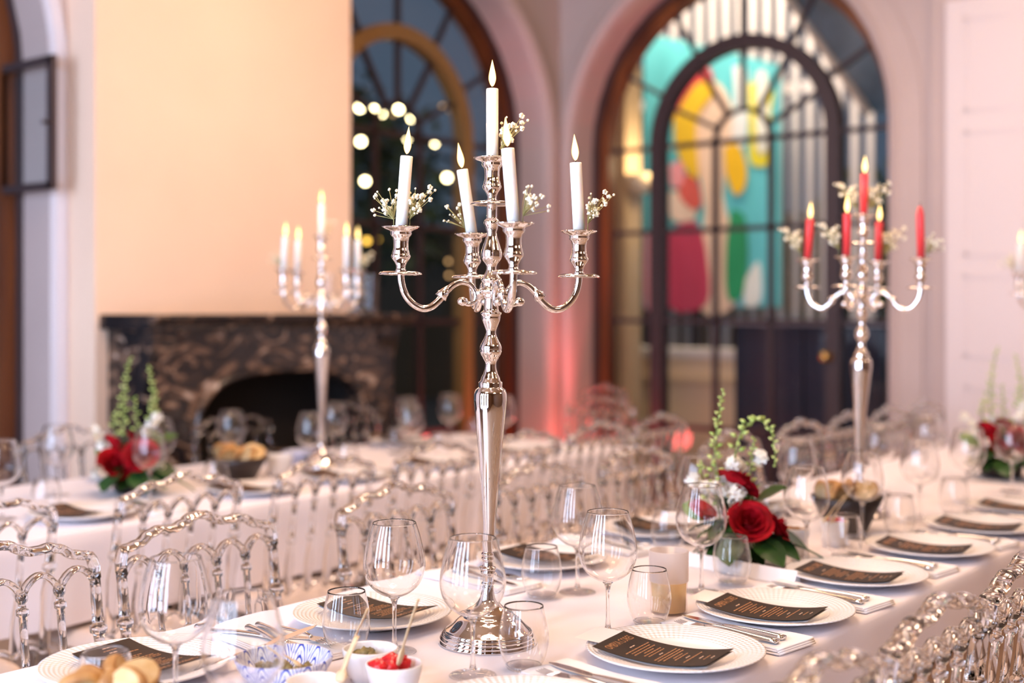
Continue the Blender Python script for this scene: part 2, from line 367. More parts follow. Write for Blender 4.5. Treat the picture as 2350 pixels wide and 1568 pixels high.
def arch_unit(name, c, plane, axis, side, fr_out, fr_in, open_light=False, knob=False):
    """an arched glazed unit; local s runs along the wall, d towards the room"""
    root = empty(name); root['kind'] = 'structure'
    def T(s_, z, d=0): return (plane+d, c+s_, z) if axis == 'x' else (c+s_, plane-d, z)
    def strip(mb, pts, w, d0, d1):                        # bar of width w along a polyline
        for p, q in zip(pts, pts[1:]):
            dx, dz = q[0]-p[0], q[1]-p[1]; L = sqrt(dx*dx+dz*dz); nx, nz = -dz/L*w/2, dx/L*w/2
            cs = [(p[0]+nx, p[1]+nz), (q[0]+nx, q[1]+nz), (q[0]-nx, q[1]-nz), (p[0]-nx, p[1]-nz)]
            vs = [T(a, b, d0) for a, b in cs]+[T(a, b, d1) for a, b in cs]
            mb.add(vs, [(0,1,2,3),(7,6,5,4),(0,4,5,1),(1,5,6,2),(2,6,7,3),(3,7,4,0)])
    def ringpts(r, a0=0, a1=180, n=24): return [(-r*cos(radians(a0+(a1-a0)*i/n)), SP+r*sin(radians(a0+(a1-a0)*i/n))) for i in range(n+1)]
    def ring(r0, r1, d0, d1, mt, nm, z0=0.0, lab=None):
        mb = MB(); n = 32; pts = [(-1, 0, z0)]+[(-cos(pi*i/n), sin(pi*i/n), SP) for i in range(n+1)]+[(1, 0, z0)]
        vs = []
        for ux, uz, b in pts:
            for r, d in ((r0, d0), (r1, d0), (r1, d1), (r0, d1)): vs.append(T(ux*r, b+uz*r, d))
        fs = [(i*4+k, i*4+(k+1) % 4, (i+1)*4+(k+1) % 4, (i+1)*4+k) for i in range(len(pts)-1) for k in range(4)]
        mb.add(vs, fs); o = obj(nm, mb.mesh(nm, mt), root)
        if lab: o['label'] = lab
    ring(RO+.035, RO+.09, -.05, .11, M['frame'], 'outer_frame')
    ring(RO-.03, RO+.035, -.02, .07, fr_out, 'inner_lining', lab='orange brown wooden lining')
    ring(RI-.045, RI+.045, -.04, .05, fr_in, 'inner_frame')
    rows = [.0, .60, 1.27, 1.84, SP]
    def part(nm, pts, w=.03, d0=-.012, d1=.022, m=M['frame']):
        mb = MB(); strip(mb, pts, w, d0, d1); obj(nm, mb.mesh(nm, m), root)
    for z in rows[1:]:
        part('glazing_bar', [(-RO+.03, z), (-RI-.03, z)]); part('glazing_bar', [(RI+.03, z), (RO-.03, z)]); part('glazing_bar', [(-RI+.03, z), (RI-.03, z)], .032)
    for s_ in (-.19, .19): part('glazing_bar', [(s_, .1), (s_, SP)], .032)
    part('bottom_rail', [(-RI+.03, .09), (RI-.03, .09)], .18)
    for a in (30, 60, 90, 120, 150): part('glazing_bar', [(-(RI+.03)*cos(radians(a)), SP+(RI+.03)*sin(radians(a))), (-(RO-.02)*cos(radians(a)), SP+(RO-.02)*sin(radians(a)))], .026)
    for a in (26, 58, 90, 122, 154): part('fan_bar', [(-.19*cos(radians(a)), SP+.19*sin(radians(a))), (-(RI-.03)*cos(radians(a)), SP+(RI-.03)*sin(radians(a)))], .026)
    part('fan_ring', ringpts(.19), .028)
    # panes
    def pane(poly):
        mb = MB(); n = len(poly); mb.add([T(a, b, .002) for a, b in poly], [tuple(range(n))]); obj('pane', mb.mesh('pane', M['pane']), root)
    for z0, z1 in zip(rows, rows[1:]):
        for a, b in ((-RO, -RI), (-RI, -.19), (-.19, .19), (.19, RI), (RI, RO)):
            if open_light and z0 == 1.84 and a == RI: continue
            pane([(a, z0), (b, z0), (b, z1), (a, z1)])
    for a0, a1 in zip((0, 30, 60, 90, 120, 150), (30, 60, 90, 120, 150, 180)):
        pane(ringpts(RI, a0, a1, 5)+ringpts(RO, a0, a1, 6)[::-1])
    for a0, a1 in zip((0, 26, 58, 90, 122, 154), (26, 58, 90, 122, 154, 180)):
        pane(ringpts(.19, a0, a1, 4)+ringpts(RI, a0, a1, 5)[::-1])
    pane(ringpts(.19, 0, 180, 10))
    if knob:
        mb = MB(); mb.lathe([(0,0),(.03,0),(.03,.01),(.012,.015),(.012,.04),(.026,.05),(.03,.065),(.02,.08),(0,.083)], 16, mat=Matrix.Translation(T(RI-.02, 1.07, .05)) @ Matrix.Rotation(pi/2, 4, 'X'))
        obj('door_knob', mb.mesh('door_knob', M['brass']), root)
    return root
w1 = arch_unit('window_1', WINC[0], XP, 'x', 1, M['wood'], M['frame'], open_light=True)
w2 = arch_unit('window_2', WINC[1], XP, 'x', 1, M['wood'], M['gilt'])
d1 = arch_unit('door_1', DC, YP, 'y', 1, M['wood'], M['frame'], knob=True)
# the small casement standing open into the room
cs = MB()
ya, z0, z1, x0, x1 = 2.905, 1.86, 2.385, -5.15, -4.75
for a, b in (((x0, z0), (x1, z0)), ((x0, z1), (x1, z1))): cs.box((a[0], ya-.012, a[1]-.016), (b[0], ya+.012, b[1]+.016))
cs.box((x0-.012, ya-.012, z0-.016), (x0+.02, ya+.012, z1+.016)); cs.box((x1-.032, ya-.012, z0-.016), (x1+.012, ya+.012, z1+.016))
co = obj('open_casement', cs.mesh('open_casement', M['frame']), w1)
g = MB(); g.add([(x0, ya, z0), (x1, ya, z0), (x1, ya, z1), (x0, ya, z1)], [(0,1,2,3)]); obj('casement_pane', g.mesh('casement_pane', M['pane']), co)
g = MB(); g.lathe([(0,0),(.011,0),(.007,.02),(.012,.03),(0,.034)], 10, mat=Matrix.Translation((x1-.01, ya-.012, 2.12)) @ Matrix.Rotation(pi/2, 4, 'X')); obj('casement_knob', g.mesh('casement_knob', M['frame']), co)
# white panelled double door right of the glazed door
d2 = empty('door_2'); d2['kind'] = 'structure'
mb = MB(); mb.prism([(-2.42, 0), (-2.42, 3.05), (-.5, 3.05), (-.5, 0), (-.58, 0), (-.58, 2.95), (-2.33, 2.95), (-2.33, 0)], 'y', YW, YW-.05); obj('door_frame', mb.mesh('door_frame', M['mauve']), d2)
for xa, xb in ((-2.33, -1.46), (-1.45, -.58)):
    mb = MB(); mb.box((xa, YW-.09, .01), (xb, YW-.02, 2.94)); lf = obj('door_leaf', mb.mesh('door_leaf', M['pale']), d2)
    for za, zb in ((.12, .95), (1.1, 1.52), (1.62, 2.26), (2.36, 2.84)):
        mb = MB()
        for q in (((xa+.1, za), (xb-.1, za+.014)), ((xa+.1, zb-.014), (xb-.1, zb)), ((xa+.1, za), (xa+.114, zb)), ((xb-.114, za), (xb-.1, zb))):
            mb.box((q[0][0], YW-.096, q[0][1]), (q[1][0], YW-.09, q[1][1]))
        obj('panel_moulding', mb.mesh('panel_moulding', M['pale']), lf)
mb = MB(); mb.box((XW, BY1, 0), (XW+.03, YW, .16)); struct('baseboard_left', mb, M['mauve']) if False else None
mb = MB(); mb.box((-.5, YW-.03, 0), (4.2, YW, .16)); struct('baseboard_back', mb, M['pale'])
# tall windows behind the camera: lit by the evening sky, they show in the silver and the glasses
for i, x in enumerate((-3.7, -2.5, -1.3, -.1)):
    r_ = empty('window_%d' % (i+3)); r_['kind'] = 'structure'; hw = .30
    for a, b in ((-hw, -.015), (.015, hw)):
        for z0, z1 in ((.3, 1.2), (1.23, 2.1), (2.13, 3.0)):
            mb = MB(); mb.box((x+a, -2.18, z0), (x+b, -2.17, z1)); obj('pane', mb.mesh('pane', M['daywin']), r_)
    mb = MB(); mb.add([(x-hw*cos(pi*k/12), -2.17, 3.03+hw*1.5*sin(pi*k/12)) for k in range(13)], [tuple(range(13))]); obj('pane', mb.mesh('pane', M['daywin']), r_)
    mb = MB()
    for a, b, z0, z1 in ((-hw-.06,-hw,.2,3.03), (hw,hw+.06,.2,3.03), (-.015,.015,.2,3.5), (-hw,hw,.2,.3), (-hw,hw,1.2,1.23), (-hw,hw,2.1,2.13), (-hw,hw,3.0,3.03)): mb.box((x+a, -2.2, z0), (x+b, -2.15, z1))
    obj('window_frame', mb.mesh('window_frame', M['frame']), r_)

# ------------------------------------------------------------------ outside the door and window
mb = MB(); mb.box((-16, -3, -.25), (-5.33, 16, -.12)); mb.box((-5.33, 7.06, -.25), (3, 16, -.12))
tag(obj('terrace_ground', mb.mesh('terrace_ground', mottled(mat('terrace_paving', (.2,.17,.14), .8), (.14,.12,.10), (.26,.22,.18), 3))), kind='structure')
YM = 8.9
def Q(px, py, yy=YM):
    t = (px-1175)/F; Z = yy/(SY*t+CY); return ((CY*t-SY)*Z, HC-(py-HOR)/F*Z)
mur = empty('painted_mural', (Q(1620, 700)[0], YM, 0)); tag(mur, 'large painted mural of cyan, red, yellow and green shapes beyond the glazed door', 'mural')
def mpiece(nm, pts, col, d, base=False):
    m = mottled(mat('mural_'+nm, col, .7), tuple(c*.8 for c in col), col, 6, .3, .6, stretch=(1, 1, .3)); mb = MB()
    x0 = mur.location.x
    pl_ = [(Q(*p)[0]-x0, Q(*p)[1]) for p in (smoothpts([(a, b, 0) for a, b in pts]+[(pts[0][0], pts[0][1], 0)], 3) if not base else [Vector((a, b, 0)) for a, b in pts]) for p in [(p[0], p[1])]]
    if not base: pl_ = pl_[:-1]
    mb.prism(pl_, 'y', -d-.004, -d+.003 if not base else .03)
    obj(nm, mb.mesh(nm, m), mur)
mpiece('mural_panel', [(1478, 75), (1640, 110), (1790, 150), (1790, 705), (1478, 705)], (.12, .55, .62), 0, True)
mb = MB(); mb.box((.31-.9, .031, -.12), (.37-.9, .07, 3.0)); mb.box((.75-.9, .031, -.12), (.81-.9, .07, 3.0)); obj('support_post', mb.mesh('support_post', M['frame']), mur)
mpiece('pale_shape', [(1600, 200), (1650, 190), (1685, 260), (1680, 330), (1660, 450), (1690, 560), (1690, 700), (1600, 702), (1620, 480), (1590, 340)], (.86, .60, .46), .008)
mpiece('red_shape', [(1545, 240), (1600, 140), (1640, 180), (1610, 240), (1560, 330)], (.70, .06, .08), .014)
mpiece('yellow_shape', [(1550, 270), (1600, 195), (1640, 190), (1640, 215), (1600, 280), (1605, 400), (1585, 400), (1555, 340)], (.85, .52, .02), .020)
mpiece('yellow_shape', [(1665, 340), (1695, 332), (1715, 380), (1712, 430), (1690, 448), (1670, 400)], (.88, .50, .01), .020)
mpiece('lemon_shape', [(1720, 190), (1775, 200), (1770, 260), (1770, 370), (1725, 375), (1722, 300)], (.85, .72, .03), .010)
mpiece('white_shape', [(1685, 155), (1715, 155), (1718, 230), (1712, 330), (1684, 330), (1688, 230)], (.82, .83, .84), .016)
mpiece('white_shape', [(1738, 170), (1762, 172), (1765, 330), (1740, 340)], (.86, .84, .76), .018)
mpiece('coral_shape', [(1560, 400), (1600, 410), (1612, 470), (1590, 480), (1562, 450)], (.75, .12, .10), .016)
mpiece('pink_shape', [(1540, 380), (1570, 370), (1570, 420), (1545, 430)], (.88, .34, .40), .018)
mpiece('pink_shape', [(1540, 440), (1575, 445), (1600, 500), (1545, 505)], (.90, .66, .56), .014)
mpiece('crimson_shape', [(1535, 530), (1600, 510), (1625, 600), (1622, 700), (1535, 702)], (.58, .05, .12), .016)
mpiece('crimson_shape', [(1483, 540), (1512, 535), (1512, 700), (1483, 700)], (.85, .32, .40), .012)
mpiece('green_shape', [(1682, 480), (1712, 500), (1718, 600), (1705, 680), (1672, 680), (1670, 560)], (.02, .30, .12), .022)
mpiece('white_shape', [(1715, 640), (1745, 600), (1750, 690), (1712, 700)], (.8, .82, .80), .024)
# white slatted screen behind the mural
fs_ = empty('slatted_screen', (-4.3, 9.3, -.12)); tag(fs_, 'white vertical slat screen standing behind the painted mural', 'screen')
pw = mat('white_slat_paint', (.62, .55, .55), .6)
mb = MB(); mb.box((-.028, -.015, 0), (.028, .015, 5.2)); sl = mb.mesh('slat', pw)
for i in range(19): obj('slat', sl, fs_, (-1.85+i*.125, 0, 0))
mb = MB(); mb.box((-2.1, .016, .9), (.35, .05, .98)); mb.box((-2.1, .016, 3.2), (.35, .05, 3.28)); obj('cross_rail', mb.mesh('cross_rail', pw), fs_)
# low beige wall with coping, dark cabinet
mb = MB(); mb.box((-5.9, 8.2, -.12), (-3.2, 8.36, .98)); lw_ = obj('garden_wall', mb.mesh('garden_wall', bump(mat('beige_render', (.80, .60, .38), .8), 'noise', 12, .3, .01)))
tag(lw_, 'low beige rendered garden wall with white coping outside the glazed door', 'wall')
mb = MB(); mb.box((-5.93, 8.15, .982), (-3.18, 8.41, 1.05)); obj('coping', mb.mesh('coping', mat('coping_stone', (.75,.68,.62), .7)), lw_)
mb = MB(); mb.box((-5.93, 8.13, .80), (-3.19, 8.198, .84)); obj('string_course', mb.mesh('string_course', mat('beige_course', (.70, .50, .30), .8)), lw_)
db = empty('dark_cabinet', (-3.68, 7.72, -.12)); tag(db, 'dark navy cabinet with pale top standing outside the glazed door', 'cabinet')
dm = mat('navy_board', (.018, .020, .038), .6)
mb = MB(); mb.box((-.42, -.2, 0), (.60, .2, 1.36)); obj('cabinet_body', mb.mesh('cabinet_body', dm), db)
mb = MB(); mb.box((-.45, -.23, 1.362), (.63, .23, 1.395)); obj('cabinet_top', mb.mesh('cabinet_top', mat('pale_top', (.6,.55,.58), .5)), db)
for a, b in ((-.40, .08), (.10, .58)):
    mb = MB(); mb.box((a, -.222, .04), (b, -.201, 1.33)); obj('cabinet_door', mb.mesh('cabinet_door', dm), db)
# beige pier and lantern at the left of the door view
mb = MB(); mb.box((-5.0, 7.35, -.12), (-4.86, 7.55, 3.9)); tag(obj('terrace_pier', mb.mesh('terrace_pier', mat('beige_pier', (.62, .45, .28), .8))), 'narrow beige pier outside at the left edge of the glazed door', 'pier')
ln = empty('wall_lantern', (-4.79, 7.45, 2.15)); tag(ln, 'half-dome plaster lantern on the beige pier outside the door', 'lantern')
mb = MB(); mb.lathe([(0,.0),(.05,.01),(.10,.06),(.13,.13),(.125,.13),(.09,.06),(0,.02)], 18); obj('lamp_shade', mb.mesh('lamp_shade', mat('plaster_shade', (.85,.66,.42), .7)), ln)
mb = MB(); mb.blob((0,0,.09), .04, 2); obj('light_bulb', mb.mesh('light_bulb', M['festoon2']), ln)
mb = MB(); mb.box((-.07,-.03,.03),(-.04,.03,.12)); obj('bracket', mb.mesh('bracket', M['frame']), ln)
# striped awning running down to the right
aw = empty('awning', (-3.9, 8.0, 3.4)); tag(aw, 'grey awning with cream edge sloping down outside the glazed door', 'awning')
mb = MB(); mb.add([(-.5,0,.75),(1.9,0,.75),(1.9,0,-.9),(.54,0,-.75),(-.5,.02,.75),(1.9,.02,.75),(1.9,.02,-.9),(.54,.02,-.75)], [(0,3,2,1),(4,5,6,7),(0,4,7,3),(3,7,6,2),(1,2,6,5),(0,1,5,4)])
obj('canopy', mb.mesh('canopy', mottled(mat('awning_cloth', (.10,.15,.18), .8), (.05,.09,.12), (.20,.26,.30), 2)), aw)
mb = MB(); mb.tube([(-.51,-.03,.78),(.54,-.03,-.76)], .03, 8); obj('edge_beam', mb.mesh('edge_beam', mat('cream_beam', (.72,.58,.46), .6)), aw)

def tree(loc, h, r, n, seed, label, cl, gr='dark trees beyond the arched window'):
    q = random.Random(seed); t = empty('garden_tree', loc); tag(t, label, 'tree', gr)
    mb = MB(); mb.tube(smoothpts([(0,0,0),(.08,.03,h*.3),(-.04,.05,h*.6),(.03,0,h*.8)],3), [.11*(1-.7*i/9) for i in range(10)], 7)
    for k in range(5):
        a = q.uniform(0, 6.3); mb.tube([(0,0,h*.45+k*.1),(cos(a)*r*.5, sin(a)*r*.5, h*.65+k*.15)], [.04,.012], 5)
    obj('trunk', mb.mesh('trunk', mat('bark', (.06,.045,.03), .9)), t)
    mb = MB()
    for k in range(n):
        a, b = q.uniform(0, 6.28), math.acos(q.uniform(-.7, 1)); rr = r*q.uniform(.45, 1)
        p = Vector((cos(a)*sin(b)*rr, sin(a)*sin(b)*rr, h*.68+cos(b)*rr*.9)); d = Vector((q.gauss(0,1), q.gauss(0,1), q.gauss(0,1))).normalized(); e = d.orthogonal().normalized(); w = q.uniform(.06,.13)
        mb.add([p-d*w, p+e*w*.4, p+d*w, p-e*w*.4], [(0,1,2,3)])
    c = obj('foliage', mb.mesh('foliage', cl), t); c['kind'] = 'stuff'
lf1 = mottled(mat('night_leaf', (.03,.05,.02), .6), (.015,.028,.012), (.06,.09,.03), 2)
lf2 = mat('bright_leaf', (.16,.26,.05), .5)
for k, (x, y, h, r) in enumerate(((-10.0, 9.0, 4.0, 1.6), (-8.6, 12.6, 4.4, 1.7), (-12.6, 12.0, 4.2, 1.7), (-13.6, 8.0, 4.6, 1.8))):
    tree((x, y, -.12), h, r, 1500, 20+k, ['dark leafy tree seen low through the middle arched window', 'tall dark tree behind the festoon bulbs at the window', 'broad dark tree at the far back of the garden', 'dark tree at the left side of the window view'][k], lf1)
tree((-1.9, 10.3, -.12), 3.6, 1.0, 1500, 31, 'green leafy tree seen through the right side of the glazed door', lf2, 'green trees beyond the glazed door')
tree((-4.3, 11.2, -.12), 2.6, 1.2, 1200, 32, 'green leafy tree behind the slatted screen and low wall', lf1, 'green trees beyond the glazed door')
# far garden wall, warm lit, behind the window
mb = MB(); mb.box((-15.5, 15.2, -.12), (-4.5, 15.4, 2.6)); tag(obj('garden_building', mb.mesh('garden_building', mat('dark_ochre_render', (.22,.14,.07), .8))), 'dim ochre garden building behind the trees beyond the window', 'building')
# festoon bulbs
spots = [(826,247,15,0),(858,252,13,0),(878,262,8,0),(915,251,14,0),(945,272,12,0),(902,262,7,1),(828,325,15,0),(862,341,10,0),(838,416,14,0),(1026,408,14,0),(998,330,9,0),(842,553,12,2),(866,550,8,2),(1016,245,9,1),(1030,250,8,1),(1029,600,8,1),(1030,632,8,1),(935,318,10,0)]
kits = []
for nm, m_ in (('a', M['festoon']), ('b', M['festoon2']), ('c', emis('festoon_glow_amber', (1,.55,.08), 5))):
    b1 = MB(); b1.blob((0,0,0), 1, 2); b2 = MB(); b2.lathe([(0,.9),(.35,.9),(.35,1.5),(0,1.55)], 8)
    kits.append(('festoon_bulb', None, [P_('light_bulb', b1.mesh('light_bulb', m_)), P_('socket', b2.mesh('socket', M['frame']))]))
for i, (px, py, r, k) in enumerate(spots):
    Z = 9.4; p = WZ(px, Z, py=py)
    spawn(kits[k], p, 0, '%s festoon bulb outside the arched window, %s' % (('warm white', 'faint amber', 'golden')[k], ['top left of the cluster','second along the top left','third along the top left, small','top centre of the cluster','top right by the window mullion','small one between the top pair','left of the cluster, middle height','small, right of the middle left one','lowest on the left','far right, beside the candelabra','small one above the far right bulb','low left behind the back candelabra','low, right of the golden pair','high right, one of two','high right, second of two','low right, upper of two','low right, lowest of all','behind the left candle flame'][i]), 'bulb', 'festoon bulbs outside the arched window', (r*.55)*Z/F)
mb = MB()
for row in ((0, 1, 2, 5, 3, 4, 13, 14), (6, 7, 17, 10), (8, 9), (11, 12, 15, 16),):
    pts = [WZ(spots[k][0], 9.4, py=spots[k][1])+Vector((0, 0, 1.45*spots[k][2]*.55*9.4/F)) for k in row]
    pts = [WZ(790, 9.4, z=pts[0].z+.05)]+pts+[WZ(1090, 9.4, z=pts[-1].z+.1)]
    mb.tube(pts, .005, 5)
tag(obj('festoon_cable', mb.mesh('festoon_cable', M['frame'])), 'thin black festoon cables strung outside the arched window', 'cable')
# ================================================================== FIREPLACE
fp = empty('fireplace', (BX, BY0+.08, 0)); tag(fp, 'black and brown veined marble fireplace with curved opening against the cream chimney', 'fireplace')
FW = 1.39; FD = .30                                       # width along y, depth to the room (+x)
# front slab with the basket arch opening (local y along the wall)
arch = smoothpts([(.20,.0,0),(.20,.55,0),(.205,.82,0),(.24,.95,0),(.34,1.03,0),(.50,1.07,0),(.695,1.08,0),(.89,1.07,0),(1.05,1.03,0),(1.15,.95,0),(1.185,.82,0),(1.19,.55,0),(1.19,0,0)], 4)
front = [(0,0)]+[(p.x, p.y) for p in arch]+[(FW,0),(FW,1.26),(0,1.26)]
mb = MB(); mb.prism(front, 'x', FD-.09, FD); obj('frieze', mb.mesh('frieze', M['marble']), fp)
mb = MB()
for k in range(len(arch)-1):                               # raised moulding round the opening
    pass
mb.tube([(FD+.004, p.x, p.y) for p in smoothpts([(p.x, p.y, 0) for p in arch[::4]], 5)], .016, 8); obj('opening_moulding', mb.mesh('opening_moulding', M['marble']), fp)
side = [(p.x, p.y) for p in smoothpts([(FD+.02,1.26,0),(FD+.015,1.2,0),(FD-.02,1.1,0),(FD-.06,.9,0),(FD-.05,.7,0),(FD+.0,.5,0),(FD+.03,.3,0),(FD+.03,.12,0)],4)]
for y0 in (-.02, FW-.10):
    mb = MB(); mb.prism([(0,0),(0,1.26)]+side+[(FD+.05,.1),(FD+.05,0)], 'y', y0, y0+.12); obj('jamb', mb.mesh('jamb', M['marble']), fp)
mb = MB(); mb.prism([(p.x,p.y) for p in ([Vector((0,1.262,0)),Vector((0,1.325,0)),Vector((FD+.09,1.325,0)),Vector((FD+.095,1.31,0)),Vector((FD+.085,1.295,0)),Vector((FD+.05,1.28,0)),Vector((FD+.045,1.262,0))])], 'y', -.06, FW+.06); obj('mantel_shelf', mb.mesh('mantel_shelf', M['marble']), fp)
mb = MB(); mb.box((.01,.2,0),(.03,1.2,1.15)); mb.box((.03,.16,0),(FD-.1,.2,1.15)); mb.box((.03,1.2,0),(FD-.1,1.24,1.15)); mb.box((.03,.16,1.15),(FD-.1,1.24,1.17)); mb.box((.03,.2,.0),(FD-.1,1.2,.02))
obj('firebox', mb.mesh('firebox', M['soot']), fp)
# ------------------------------------------------------------------ red uplight in the corner
ul = empty('uplight', (-4.62, 6.36, 0)); tag(ul, 'small black floor uplight throwing red light up the corner of the room', 'lamp')
mb = MB(); mb.lathe([(0,0),(.07,0),(.08,.02),(.08,.13),(.072,.15),(.066,.135),(0,.135)], 20); obj('housing', mb.mesh('housing', M['blackbowl']), ul)
mb = MB(); mb.lathe([(0,.137),(.06,.137),(.06,.139),(0,.141)], 20); obj('lens', mb.mesh('lens', emis('red_lens', (1,.10,.08), 4)), ul)

# ================================================================== TABLES
TX0, TX1, T1Y0, T1Y1 = -1.955, -.990, -.6, 6.05
UX0, UX1, U1Y0, U1Y1 = -3.985, -3.035, .2, 4.60
def cloth(name, x0, x1, y0, y1, top, hem, seed, label):
    q = random.Random(seed); n = 0; path = []
    R = .035; N = 260
    corners = [(x1-R, y0+R, -90), (x1-R, y1-R, 0), (x0+R, y1-R, 90), (x0+R, y0+R, 180)]
    segs = []
    for i, (cx, cy_, a0) in enumerate(corners):
        for k in range(7):
            a = radians(a0+90*k/6); path.append((cx+R*cos(a), cy_+R*sin(a), cos(a), sin(a)))
        nx = corners[(i+1) % 4]; a = radians(a0+90); s_ = Vector((cx+R*cos(a), cy_+R*sin(a))); e = Vector((nx[0]+R*cos(a), nx[1]+R*sin(a)))
        m = int((e-s_).length/.035)
        for k in range(1, m): p = s_.lerp(e, k/m); path.append((p.x, p.y, cos(a), sin(a)))
    n = len(path); ph = [q.uniform(0, 6) for _ in range(4)]
    L = [0]
    for i in range(1, n): L.append(L[-1]+math.hypot(path[i][0]-path[i-1][0], path[i][1]-path[i-1][1]))
    vs = []; fs = []; rows = [(-.02, 0, 0), (-.006, 0, 0), (0, .003, 0), (.004, .010, 0)]+[(.006, None, k/7) for k in range(1, 8)]
    for off, dz, t in rows:
        for i, (x, y, nx, ny) in enumerate(path):
            l = L[i]; w = .5+.5*sin(l*17+ph[0]+1.3*sin(l*3.1+ph[1])); w2 = .5+.5*sin(l*31+ph[2])
            hz = hem(x, y, nx, ny)
            z = top-dz if dz is not None else top-.010-(top-.010-hz)*t
            o = off+(t**.8)*(top-hz)*(.045*w**2+.016*w2)
            vs.append((x+nx*o, y+ny*o, z))
    for r in range(len(rows)-1):
        for i in range(n):
            j = (i+1) % n; fs.append((r*n+i, (r+1)*n+i, (r+1)*n+j, r*n+j))
    mb = MB(); mb.add(vs, fs, True); mb.add(vs[:n], [tuple(range(n))], False)
    o = obj(name, mb.mesh(name, M['cloth'])); tag(o, label, 'tablecloth'); return o
cloth('tablecloth', TX0, TX1, T1Y0, T1Y1, .75, lambda x, y, nx, ny: .60+.02*sin(y*3) if nx > .5 else (.515 if True else .10), 1, 'white tablecloth on the long front table under the tall candelabra')
cloth('tablecloth', UX0, UX1, U1Y0, U1Y1, .75, lambda x, y, nx, ny: .505 if True else .12, 2, 'white tablecloth on the back table beside the fireplace')
def table(x0, x1, y0, y1, label):
    t = empty('banquet_table', ((x0+x1)/2, (y0+y1)/2, 0)); tag(t, label, 'table')
    hx, hy = (x1-x0)/2-.012, (y1-y0)/2-.012
    mb = MB(); mb.box((-hx, -hy, .715), (hx, hy, .744)); obj('tabletop', mb.mesh('tabletop', M['woodlight']), t)
    mb = MB(); mb.lathe([(.0,0),(.025,0),(.02,.03),(.02,.71),(.0,.71)], 12); lm = mb.mesh('leg', M['steel'])
    for a in (-1, 1):
        for b in (-.94, 0, .94): obj('leg', lm, t, (a*(hx-.33), b*hy, 0))
table(TX0, TX1, T1Y0, T1Y1, 'long folding banquet table under the front white tablecloth')
table(UX0, UX1, U1Y0, U1Y1, 'folding banquet table under the back white tablecloth')
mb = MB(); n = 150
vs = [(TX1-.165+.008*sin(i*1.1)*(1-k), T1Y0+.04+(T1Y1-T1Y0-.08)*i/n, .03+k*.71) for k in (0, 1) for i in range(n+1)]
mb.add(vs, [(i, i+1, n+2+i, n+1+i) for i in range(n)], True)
tag(obj('hem_sheet', mb.mesh('hem_sheet', M['sheet'])), 'plain beige sheet hanging below the front tablecloth on the aisle side', 'table skirt')  # plain beige sheet below the hem, giving a tan band there

